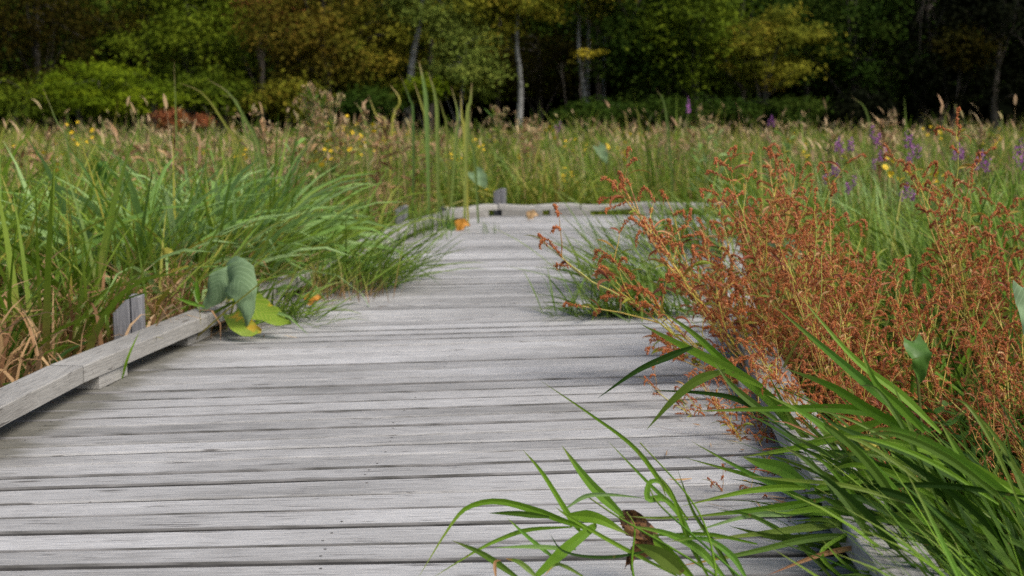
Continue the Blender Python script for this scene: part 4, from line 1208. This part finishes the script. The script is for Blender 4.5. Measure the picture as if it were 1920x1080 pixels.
rc = np.random.default_rng(31)
CROSS = []
for k in range(66):
    bx, by, bd = rc.uniform(1660, 1990), rc.uniform(930, 1190), rc.uniform(2.65, 2.95)
    dx, dy = rc.uniform(-380, -120), rc.uniform(-250, -10)
    sag = rc.uniform(-30, 40)
    CROSS.append(([(bx, by, bd), (bx + dx * .4, by + dy * .5 - 12, bd + .03), (bx + dx * .75, by + dy * .85 - 6, bd + .06), (bx + dx, by + dy + sag, bd + .1)],
                  rc.uniform(9, 21), ['reed', 'reed_dark', 'reed_dark', 'tuft'][k % 4], rc.uniform(-.5, .6)))
rtB = (1.28, 3.15, GZ)
B = reed_plant("reed_grass", "large reed grass with long blades crossing the right rail in the lower right", rtB, [
    ([(1690, 790, 3.1), (1600, 768, 3.12), (1480, 766, 3.15), (1300, 771, 3.2)], 20, None, .0),
    ([(1745, 810, 3.05), (1650, 740, 3.1), (1560, 665, 3.15), (1450, 572, 3.25)], 21, None, .1),
    ([(1765, 812, 3.1), (1690, 740, 3.15), (1600, 670, 3.2), (1500, 555, 3.3)], 17),
    ([(1665, 785, 3.15), (1595, 808, 3.2), (1500, 838, 3.25), (1385, 858, 3.3)], 20, None, .1),
    ([(1723, 820, 3.05), (1640, 775, 3.08), (1560, 725, 3.12), (1470, 690, 3.2)], 22),
    ([(1733, 810, 3.0), (1690, 765, 3.05), (1640, 715, 3.1), (1610, 640, 3.15)], 18),
    ([(1780, 895, 3.0), (1740, 847, 3.05), (1697, 800, 3.08), (1650, 745, 3.15)], 20),
    ([(1527, 917, 3.0), (1580, 905, 3.0), (1650, 885, 3.0), (1710, 868, 3.0), (1780, 860, 3.02)], 26, None, .1),
    ([(1700, 905, 3.0), (1620, 905, 3.0), (1560, 920, 3.0), (1500, 925, 3.0)], 22, 'reed_dark'),
    ([(1680, 885, 3.05), (1600, 868, 3.1), (1530, 840, 3.15), (1480, 815, 3.2)], 15, 'tuft'),
    ([(1520, 915, 3.0), (1467, 880, 3.05), (1425, 868, 3.08), (1393, 857, 3.1)], 30, None, .2),
    ([(1570, 975, 2.95), (1493, 930, 3.0), (1397, 883, 3.1), (1297, 828, 3.2)], 13, None, .1),
    ([(1530, 912, 3.0), (1470, 908, 3.05), (1400, 890, 3.1), (1283, 858, 3.2)], 14),
    ([(1510, 915, 3.0), (1460, 915, 3.0), (1390, 923, 3.0), (1275, 950, 3.0)], 15, None, .1),
    ([(1550, 935, 2.95), (1480, 948, 2.95), (1400, 958, 2.95), (1270, 972, 2.95)], 16, None, .1),
    ([(1560, 950, 2.9), (1480, 962, 2.9), (1400, 968, 2.9), (1290, 1000, 2.9)], 14, 'silver'),
    ([(1580, 985, 2.85), (1510, 990, 2.85), (1430, 1000, 2.85), (1315, 1013, 2.85)], 17, 'tuft'),
    ([(1620, 1003, 2.8), (1520, 1010, 2.8), (1400, 1037, 2.8), (1270, 1062, 2.8)], 15, 'tipdry', .2),
    ([(1640, 1020, 2.75), (1540, 1040, 2.75), (1440, 1078, 2.72)], 12, 'browntip', .3),
    ([(1590, 980, 2.85), (1540, 955, 2.88), (1480, 960, 2.9), (1430, 955, 2.9)], 15),
    ([(1660, 1000, 2.85), (1580, 965, 2.88), (1520, 960, 2.9), (1440, 965, 2.92)], 20),
    ([(1700, 1000, 2.8), (1640, 970, 2.85), (1580, 950, 2.88), (1530, 925, 2.9)], 26, 'reed_dark', .1),
    ([(1600, 1100, 2.7), (1540, 1040, 2.75), (1590, 1000, 2.8), (1650, 970, 2.85)], 10),
    ([(1867, 973, 2.9), (1840, 920, 2.92), (1800, 853, 2.95), (1760, 787, 3.0)], 22),
    ([(1780, 980, 2.85), (1740, 933, 2.88), (1693, 880, 2.92), (1653, 810, 3.0)], 20),
] + CROSS)
stems(B, rtB, [[(2000, 1150, 2.8), (1800, 1020, 2.9), (1620, 960, 2.95), (1530, 915, 3.0)], [(1980, 1100, 3.0), (1850, 950, 3.05), (1770, 840, 3.1), (1720, 790, 3.1)],
               [(1800, 1150, 2.7), (1660, 1030, 2.8), (1560, 970, 2.9), (1497, 932, 2.98)]], .0035)
rtC = (1.05, 4.1, GZ)
Cc = reed_plant("reed_grass", "dark reed grass whose wide leaves fan left over the deck below the red stand", rtC, [
    ([(1540, 850, 3.7), (1490, 800, 3.7), (1440, 745, 3.75), (1370, 690, 3.8), (1300, 625, 3.9), (1235, 580, 4.0)], 24, 'reed', .1),
    ([(1430, 725, 3.7), (1367, 692, 3.75), (1283, 650, 3.85), (1200, 607, 4.0)], 22, 'reed', .2),
    ([(1300, 650, 3.75), (1255, 668, 3.75), (1195, 695, 3.75), (1120, 747, 3.75)], 15, 'reed_dark', .1),
    ([(1360, 695, 3.7), (1310, 712, 3.7), (1262, 750, 3.7), (1212, 806, 3.7)], 20, 'reed_dark', .0),
    ([(1430, 775, 3.65), (1380, 748, 3.67), (1320, 737, 3.7), (1218, 731, 3.75)], 12, 'reed_dark', .3),
    ([(1460, 790, 3.6), (1410, 755, 3.65), (1370, 720, 3.68), (1340, 680, 3.7)], 15, 'tuft'),
    ([(1560, 870, 3.6), (1510, 820, 3.6), (1480, 780, 3.65), (1440, 700, 3.7)], 14, 'reed_dark'),
])
stems(Cc, rtC, [[(1600, 1010, 3.6), (1560, 900, 3.65), (1480, 800, 3.7), (1400, 720, 3.8)]], .0035)
# clumps filling the lower right corner
for k, (x_, y_, n, az) in enumerate([(1.35, 3.0, 60, 2.2), (1.6, 3.35, 80, 2.0), (1.25, 2.75, 55, 2.6), (1.75, 3.8, 100, 1.9)]):
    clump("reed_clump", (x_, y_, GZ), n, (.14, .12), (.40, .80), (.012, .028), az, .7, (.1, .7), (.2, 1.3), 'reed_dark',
          ["green reed clump in the lower right corner beside the rail", "darker reed clump at the right edge below the red stand", "low reed clump at the very bottom right", "dark reed clump under the right part of the red stand"][k],
          cat="grass clump", seed=300 + k)

for k, (x_, y_, n, az, L0, L1, mt, lab) in enumerate([
    (2.05, 9.7, 170, 2.6, .85, 1.25, 'tall', "yellow green grass clump at the right end of the back rail"),
    (2.6, 10.2, 170, 2.6, .8, 1.2, 'silver', "pale arching grass clump just right of the back rail end"),
    (2.15, 8.3, 170, 2.4, .8, 1.15, 'tall', "bushy grass clump beyond the red stand at the right deck edge"),
    (2.9, 8.9, 170, 1.6, .85, 1.25, 'silver', "bushy pale grass clump behind the left half of the red stand"),
    (3.7, 9.6, 170, 1.2, .9, 1.3, 'tall', "tall grass clump behind the middle of the red stand"),
    (1.75, 7.0, 130, 2.4, .65, 1.0, 'tall', "grass clump rising between the fan tuft and the red stand"),
    (2.5, 6.9, 150, 1.8, .9, 1.3, 'tall', "grass clump close behind the middle of the red stand"),
    (3.1, 7.2, 150, 1.8, .95, 1.35, 'reed', "green grass clump close behind the right half of the red stand"),
    (2.45, 5.7, 110, 1.2, .9, 1.35, 'reed_dark', "tall dark green grass clump at the right edge behind the red spikes"),
    (1.45, 4.9, 60, 2.4, .6, .95, 'tall', "light green blades growing through the left of the red stand"),
    (2.35, 5.2, 120, 1.8, .8, 1.2, 'reed', "green blades standing among the sparse red stems at the right"),
    (1.75, 5.3, 90, 2.0, .7, 1.05, 'tall', "green blades at the back of the red stand"),
    (1.75, 4.6, 60, 2.2, .6, .95, 'reed', "green blades growing up through the middle of the red stand"),
    (2.0, 4.15, 90, 1.8, .6, .95, 'reed_dark', "dark green blades growing through the right of the red stand")]):
    clump("grass_clump", (x_, y_, GZ), n, (.28, .22), (L0, L1), (.013, .028), az, 1.3, (0, .45), (.2, 1.6), mt, lab, cat="grass clump", seed=330 + k)
r = np.random.default_rng(15)
mb = MB(); n = 150
root = np.stack([r.uniform(.94, 1.2, n), r.uniform(2.15, 3.5, n), np.full(n, GZ + .25)], 1)
blades(mb, root - np.array(rtB), r.normal(2.75, .5, n), r.uniform(.25, .60, n), r.uniform(.012, .028, n), r.uniform(.3, 1.0, n), r.uniform(.3, 1.3, n), K=8, rng=r, fold=.3)
mb.build("short_blades", M['reed_dark'], B)
r = np.random.default_rng(66)
mb = MB(); n = 260
y = np.concatenate([r.uniform(5.9, 8.6, 150), r.uniform(3.0, 7.0, 110)]); side = np.arange(n) < 150
x = np.where(side, np.interp(y, LY, LX) + np.abs(r.normal(0, .16, n)) + .01, np.interp(y, RY, RX) - np.abs(r.normal(0, .12, n)) - .01)
blades(mb, np.stack([x, y, np.full(n, .006)], 1), r.uniform(0, 6.28, n), r.uniform(.02, .11, n), r.uniform(.003, .009, n), 1.5, r.uniform(-.25, .15, n), K=3, rng=r)
tag(mb.build("plant_litter", M['dry']), "scraps of dry leaf and straw lying along the deck edges", "litter", kind='stuff')
r = np.random.default_rng(91)
mb = MB(); n = 190
yy = r.uniform(2.2, 3.6, n)
root = np.stack([np.interp(yy, RY, RX) + .15 + .05 * r.random(n), yy, np.full(n, -.06)], 1)
blades(mb, root - np.array(rtB), r.normal(3.2, .8, n), r.uniform(.16, .36, n), r.uniform(.010, .024, n), r.uniform(.05, .7, n), r.uniform(.7, 1.7, n), K=8, rng=r, fold=.3)
mb.build("rail_side_blades", M['reed_dark'], B)
for k, (x_, y_, n, L0, L1, mt, lab) in enumerate([
    (-2.25, 5.3, 60, .45, .8, 'reed_dark', "dark green blades at the left edge among the dry straw"),
    (-1.95, 6.0, 45, .7, 1.05, 'tall', "broad upright green blades just behind the near left post"),
    (-2.6, 6.4, 60, .7, 1.1, 'reed', "fresh green broad blades at the left edge behind the dry straw")]):
    clump("grass_clump", (x_, y_, GZ), n, (.16, .16), (L0, L1), (.016, .034), 1.2, 1.8, (0, .45), (.2, 1.6), mt, lab, cat="grass clump", seed=360 + k)
for k, (x_, y_, n, lab) in enumerate([
    (1.00, 3.70, 170, "dark withered rust leaves hanging onto the right kerb rail below the red stand"),
    (1.32, 4.35, 220, "dense dark rust withered foliage at the foot of the red stand"),
    (1.60, 4.75, 220, "dark brown red withered foliage in the centre of the red stand"),
    (1.95, 4.5, 160, "withered brown foliage under the right half of the red stand")]):
    clump("withered_plant", (x_, y_, GZ + .12), n, ((.05, .28) if k == 0 else (.16, .16)), (.12, .55), (.008, .022), math.pi, (.8 if k == 0 else 1.6), (0, .8), (.8, 4.0), 'rust', lab, cat="plant", seed=380 + k, K=9, tws=1.5, pw=1.8, part="foliage")
# small green shoot at the left rail and the seedling on it
rt = P(232, 706, 5.0)
reed_plant("grass_shoot", "single green blade leaning against the face of the near left rail", (rt[0], rt[1], 0.0), [([(229, 710, 5.0), (240, 670, 4.98), (262, 620, 5.0)], 6, 'reed', .2)])
rt = P(372, 632, 5.85)
S = reed_plant("seedling", "small seedling with two bright leaves over the near left rail", tuple(rt), [([(372, 567, 5.8), (370, 545, 5.8), (368, 516, 5.8)], 10, 'reed', .1), ([(384, 575, 5.8), (355, 567, 5.8), (325, 556, 5.8)], 8, 'reed', .1)], cat="plant")
stems(S, tuple(rt), [[(370, 636, 5.82), (376, 605, 5.8), (372, 567, 5.8)]], .0022, 'gstem')


# ------------------------------------------------------------------ flowers
def flower_plant(kind, seed, H, scale=1.0, nfl=6):
    r = np.random.default_rng(seed)
    o = empty(kind, (0, 0, 0), "x", "flower")
    st, lf = MB(), MB(); heads = []
    top = np.array([r.normal(0, .05), r.normal(0, .05), H])
    main = catmull([(0, 0, 0), top * .5 + r.normal(0, .02, 3), top], 8)
    tube(st, main, np.linspace(.004, .002, 8), 5)
    if kind == "yellow_flower":
        for k in range(nfl):
            e = top + np.array([r.normal(0, .07), r.normal(0, .05), r.normal(-.03, .06)]) * scale
            tube(st, catmull([main[5], (main[5] + e) / 2 + np.array([0, 0, .01]), e], 4), .0015, 4)
            pr = r.uniform(.016, .026) * scale; npt = 7
            hd = MB(); heads.append(hd)
            a = np.arange(npt) * 2 * math.pi / npt + r.random()
            n_ = norm(np.array([r.normal(0, .4), -.7 + r.normal(0, .3), .8])); x_ = norm(np.cross(n_, [0, 0, 1.0])); y_ = np.cross(n_, x_)
            for aa in a:
                dd = x_ * math.cos(aa) + y_ * math.sin(aa); ss = -x_ * math.sin(aa) + y_ * math.cos(aa)
                hd.add([e + dd * pr * .1, e + dd * pr * .6 + ss * pr * .32, e + dd * pr * 1.05 + n_ * pr * .1, e + dd * pr * .6 - ss * pr * .32], [[0, 1, 2, 3]], uv=[[r.random(), .5]] * 4)
    else:
        L = .10 * scale
        for q in range(3):
            b = top + np.array([r.normal(0, .035), r.normal(0, .03), -abs(r.normal(0, .05))]) * (q > 0)
            tube(st, catmull([main[5], (main[5] + b) / 2, b], 4), .0018, 4)
            nf = 26
            hh = r.random(nf) * L * (1 if q == 0 else .7)
            c = b[None] + np.stack([r.normal(0, .009, nf), r.normal(0, .009, nf), hh - L * .4], 1)
            nn = norm(r.normal(0, 1, (nf, 3))); a_ = norm(np.cross(nn, r.normal(0, 1, (nf, 3)))); b_ = np.cross(nn, a_)
            s_ = .008 * scale
            V = np.stack([c - a_ * s_, c - b_ * s_, c + a_ * s_, c + b_ * s_], 1)
            hd = MB(); heads.append(hd)
            hd.add(V.reshape(-1, 3), np.arange(nf * 4).reshape(-1, 4), uv=np.repeat(np.stack([r.random(nf), r.random(nf)], 1), 4, 0))
    n = 14
    blades(lf, main[r.integers(1, 6, n)], r.uniform(0, 6.28, n), r.uniform(.06, .13, n), r.uniform(.012, .02, n), r.uniform(.5, 1.2, n), r.uniform(.2, 1, n), K=4, rng=r, wb=.2)
    st.build("stem", M['gstem'], o); [hd.build("flower_head" if kind == "yellow_flower" else "flower_spike", M['yellow' if kind == "yellow_flower" else 'purple'], o) for hd in heads]; lf.build("foliage", M['grass'], o)
    return o


YF = [flower_plant("yellow_flower", 600 + k, 1.0, 1.0, n_) for k, n_ in enumerate((7, 5, 9))]
PF = [flower_plant("purple_flower", 610 + k, 1.0) for k in range(3)]
ypos = [(165, 245, 13), (155, 262, 13), (90, 290, 11), (48, 285, 12), (598, 232, 12), (590, 252, 12), (618, 262, 11.5), (610, 280, 11), (645, 272, 12), (685, 262, 12.5), (598, 298, 10.5), (662, 238, 13), (690, 255, 13),
        (410, 278, 12), (450, 282, 12), (905, 272, 16), (945, 258, 18), (1030, 240, 20), (1090, 272, 16), (1140, 272, 17), (1165, 280, 16), (1165, 248, 22), (1190, 250, 22), (852, 292, 14.5), (884, 372, 13.9), (902, 356, 14.2),
        (1070, 325, 14.8), (1055, 345, 14.6), (985, 290, 16), (1515, 285, 15), (1675, 315, 9), (1730, 325, 8.5), (1745, 330, 8.5), (1760, 250, 16), (1775, 240, 16), (1480, 262, 18), (1820, 270, 14), (1850, 265, 15), (1870, 255, 17), (700, 235, 16), (735, 250, 15)]
for k, (u_, v_, d_) in enumerate(ypos):
    o = YF[k % 3] if k < 3 else copy_tree(YF[k % 3])
    p_ = P(u_, v_, d_); h_ = p_[2] - GZ
    s_ = 1.15
    o.location = (p_[0], d_, GZ); o.scale = (s_, s_, h_); o.rotation_euler = (0, 0, k * 1.7)
    side = "left part" if u_ < 760 else ("middle" if u_ < 1300 else "right part")
    tag(o, "yellow marsh flower among the grasses in the %s of the meadow" % side, "flower", "yellow flowers in the %s of the meadow" % side)
ppos = [(1275, 195, 15, 1), (1050, 237, 20, 1), (1600, 272, 10, 0), (1592, 268, 10.3, 0), (1630, 253, 10.4, 0), (1695, 262, 8.5, 0), (1780, 280, 9, 0), (1610, 345, 9, 0), (1575, 320, 9, 0), (1855, 298, 8, 0), (1890, 295, 8, 0),
        (1905, 275, 8.6, 0), (1690, 360, 7.5, 0), (1725, 290, 9.5, 0), (1668, 290, 9.4, 0), (1450, 225, 18, 0)]
for k, (u_, v_, d_, f_) in enumerate(ppos):
    o = PF[k % 3] if k < 3 else copy_tree(PF[k % 3])
    p_ = P(u_, v_, d_); h_ = p_[2] - GZ
    o.location = (p_[0], d_, GZ); o.scale = (1.0, 1.0, h_); o.rotation_euler = (0, 0, k * 1.1)
    lab = "purple flower spike behind the right side red stand" if u_ > 1500 else {1275: "lone purple flower spike against the dark wood right of centre", 1050: "small purple flower near the birch foot", 1450: "faint purple flower at the far meadow edge on the right"}[u_]
    tag(o, lab, "flower", "purple flowers behind the red stand" if u_ > 1500 else None)
def weed(seed, H, mat):
    r = np.random.default_rng(seed)
    o = empty("leafy_weed", (0, 0, 0), "x", "plant")
    st, lf, hds = MB(), MB(), []
    for q in range(4):
        top = np.array([r.normal(0, .12), r.normal(0, .1), H * r.uniform(.82, 1.0)])
        main = catmull([(0, 0, 0), top * .5 + r.normal(0, .03, 3), top], 14)
        tube(st, main, np.linspace(.006, .002, 14), 5)
        n = 26
        i = r.integers(4, 14, n)
        blades(lf, main[i], r.uniform(0, 6.28, n), r.uniform(.08, .17, n), r.uniform(.02, .036, n), r.uniform(.5, 1.3, n), r.uniform(.2, 1.2, n), K=5, rng=r, wb=.15)
        for b in range(6):
            e = main[-1 - b % 4] + np.array([r.normal(0, .06), r.normal(0, .05), r.uniform(0, .12)])
            tube(st, catmull([main[-2 - b % 4], (main[-2 - b % 4] + e) / 2 + np.array([0, 0, .015]), e], 4), .0016, 4)
            hd = MB(); hds.append(hd)
            blades(hd, np.repeat(e[None], 12, 0) + r.normal(0, .012, (12, 3)), r.uniform(0, 6.28, 12), r.uniform(.02, .04, 12), .014, r.uniform(0, 1.5, 12), .5, K=2, rng=r)
    st.build("stem", M['gstem'], o); lf.build("foliage", M[mat], o); [h.build("seed_head", M['seed'], o) for h in hds]
    return o


WD = [weed(700, 1.0, 'grass'), weed(701, 1.0, 'dry'), weed(702, 1.0, 'silver')]
r = np.random.default_rng(12)
for k, (u_, v_, d_, i_, lab) in enumerate([
    (580, 165, 11.0, 0, "tall leafy weed with a branched head rising over the trees left of the reeds"), (620, 180, 11.4, 0, "leafy weed just right of the tallest branched one on the left"),
    (560, 215, 10.5, 1, "rust leaved weed below the tall branched weed on the left"), (645, 205, 12, 1, "rust and buff weed among the left yellow flowers"),
    (700, 215, 12, 1, "rust leaved weed just left of the tall reeds"), (535, 235, 9.8, 2, "pale leafy weed above the lush left grass bank"), (250, 230, 10.5, 1, "buff weed above the left bank beside the rusty shrub"),
    (60, 235, 10, 1, "brown leafy weed at the far left of the meadow"), (935, 205, 15, 0, "dark leafy weed left of the birch foot"), (1010, 215, 16, 1, "brown weed right of the birch foot"),
    (1335, 215, 13, 2, "pale leafy weed at the meadow edge above the red stand"), (1460, 225, 12, 2, "green leafy weed behind the left of the red stand"), (1560, 250, 10.5, 0, "leafy weed beside the purple flowers"),
    (1650, 215, 13, 1, "brown weed head against the dark wood on the right"), (1840, 240, 10, 0, "leafy weed at the right edge near the purple flowers"), (1240, 235, 16, 1, "buff weed in the meadow right of centre"),
    (760, 235, 13, 1, "rust weed at the foot of the tall reeds"), (400, 255, 9.5, 1, "buff weed behind the tall arching reeds")]):
    o = WD[i_] if not WD[i_].get("used") else copy_tree(WD[i_])
    o["used"] = 1
    p_ = P(u_, v_, d_)
    h_ = p_[2] - GZ
    o.location = (p_[0], d_, GZ); o.scale = (1.15, 1.15, h_ / 1.06); o.rotation_euler = (0, 0, r.uniform(0, 6.28))
    tag(o, lab, "plant")
for o in COL.objects:
    if "used" in o: del o["used"]
# rusty brown low bushes at far left meadow
T(325, 24, 44, 245, 207, 'rusty', "rusty brown round shrub standing in the meadow on the left", cat="bush", name="bush", seed=70, ncl=14, nlf=90, leaf=.06, clump=.28, tr=.02)
T(384, 24, 18, 240, 214, 'rusty', "small rusty shrub right of the round rusty one", cat="bush", name="bush", seed=71, ncl=6, nlf=70, leaf=.06, clump=.18, tr=.015)
# dark fern at right
rt = np.array([1.48, 3.75, GZ])
o = empty("fern", tuple(rt), "dark green fern at the right edge in front of the red stand", "fern")
mb = MB(); r = np.random.default_rng(8)
for k in range(7):
    az = r.uniform(0, 6.28); Lf = r.uniform(.38, .55); tt = np.linspace(0, 1, 9)
    th = .3 + .9 * tt; dirs = np.stack([np.sin(th) * math.cos(az), np.sin(th) * math.sin(az), np.cos(th)], 1)
    C_ = np.cumsum(dirs * Lf / 9, 0) + np.array([0, 0, .08])
    tube(mb, np.vstack([[0, 0, 0], C_]), .003, 4)
    for i in range(1, 9):
        for sd in (-1, 1):
            ln = .13 * (1 - (i / 9.5) ** 2)
            blades(mb, C_[i][None], az + sd * 1.3, ln, .03, 1.2, .3, K=4, rng=r, u=np.array([r.random()]))
mb.build("frond", M['fern'], o)
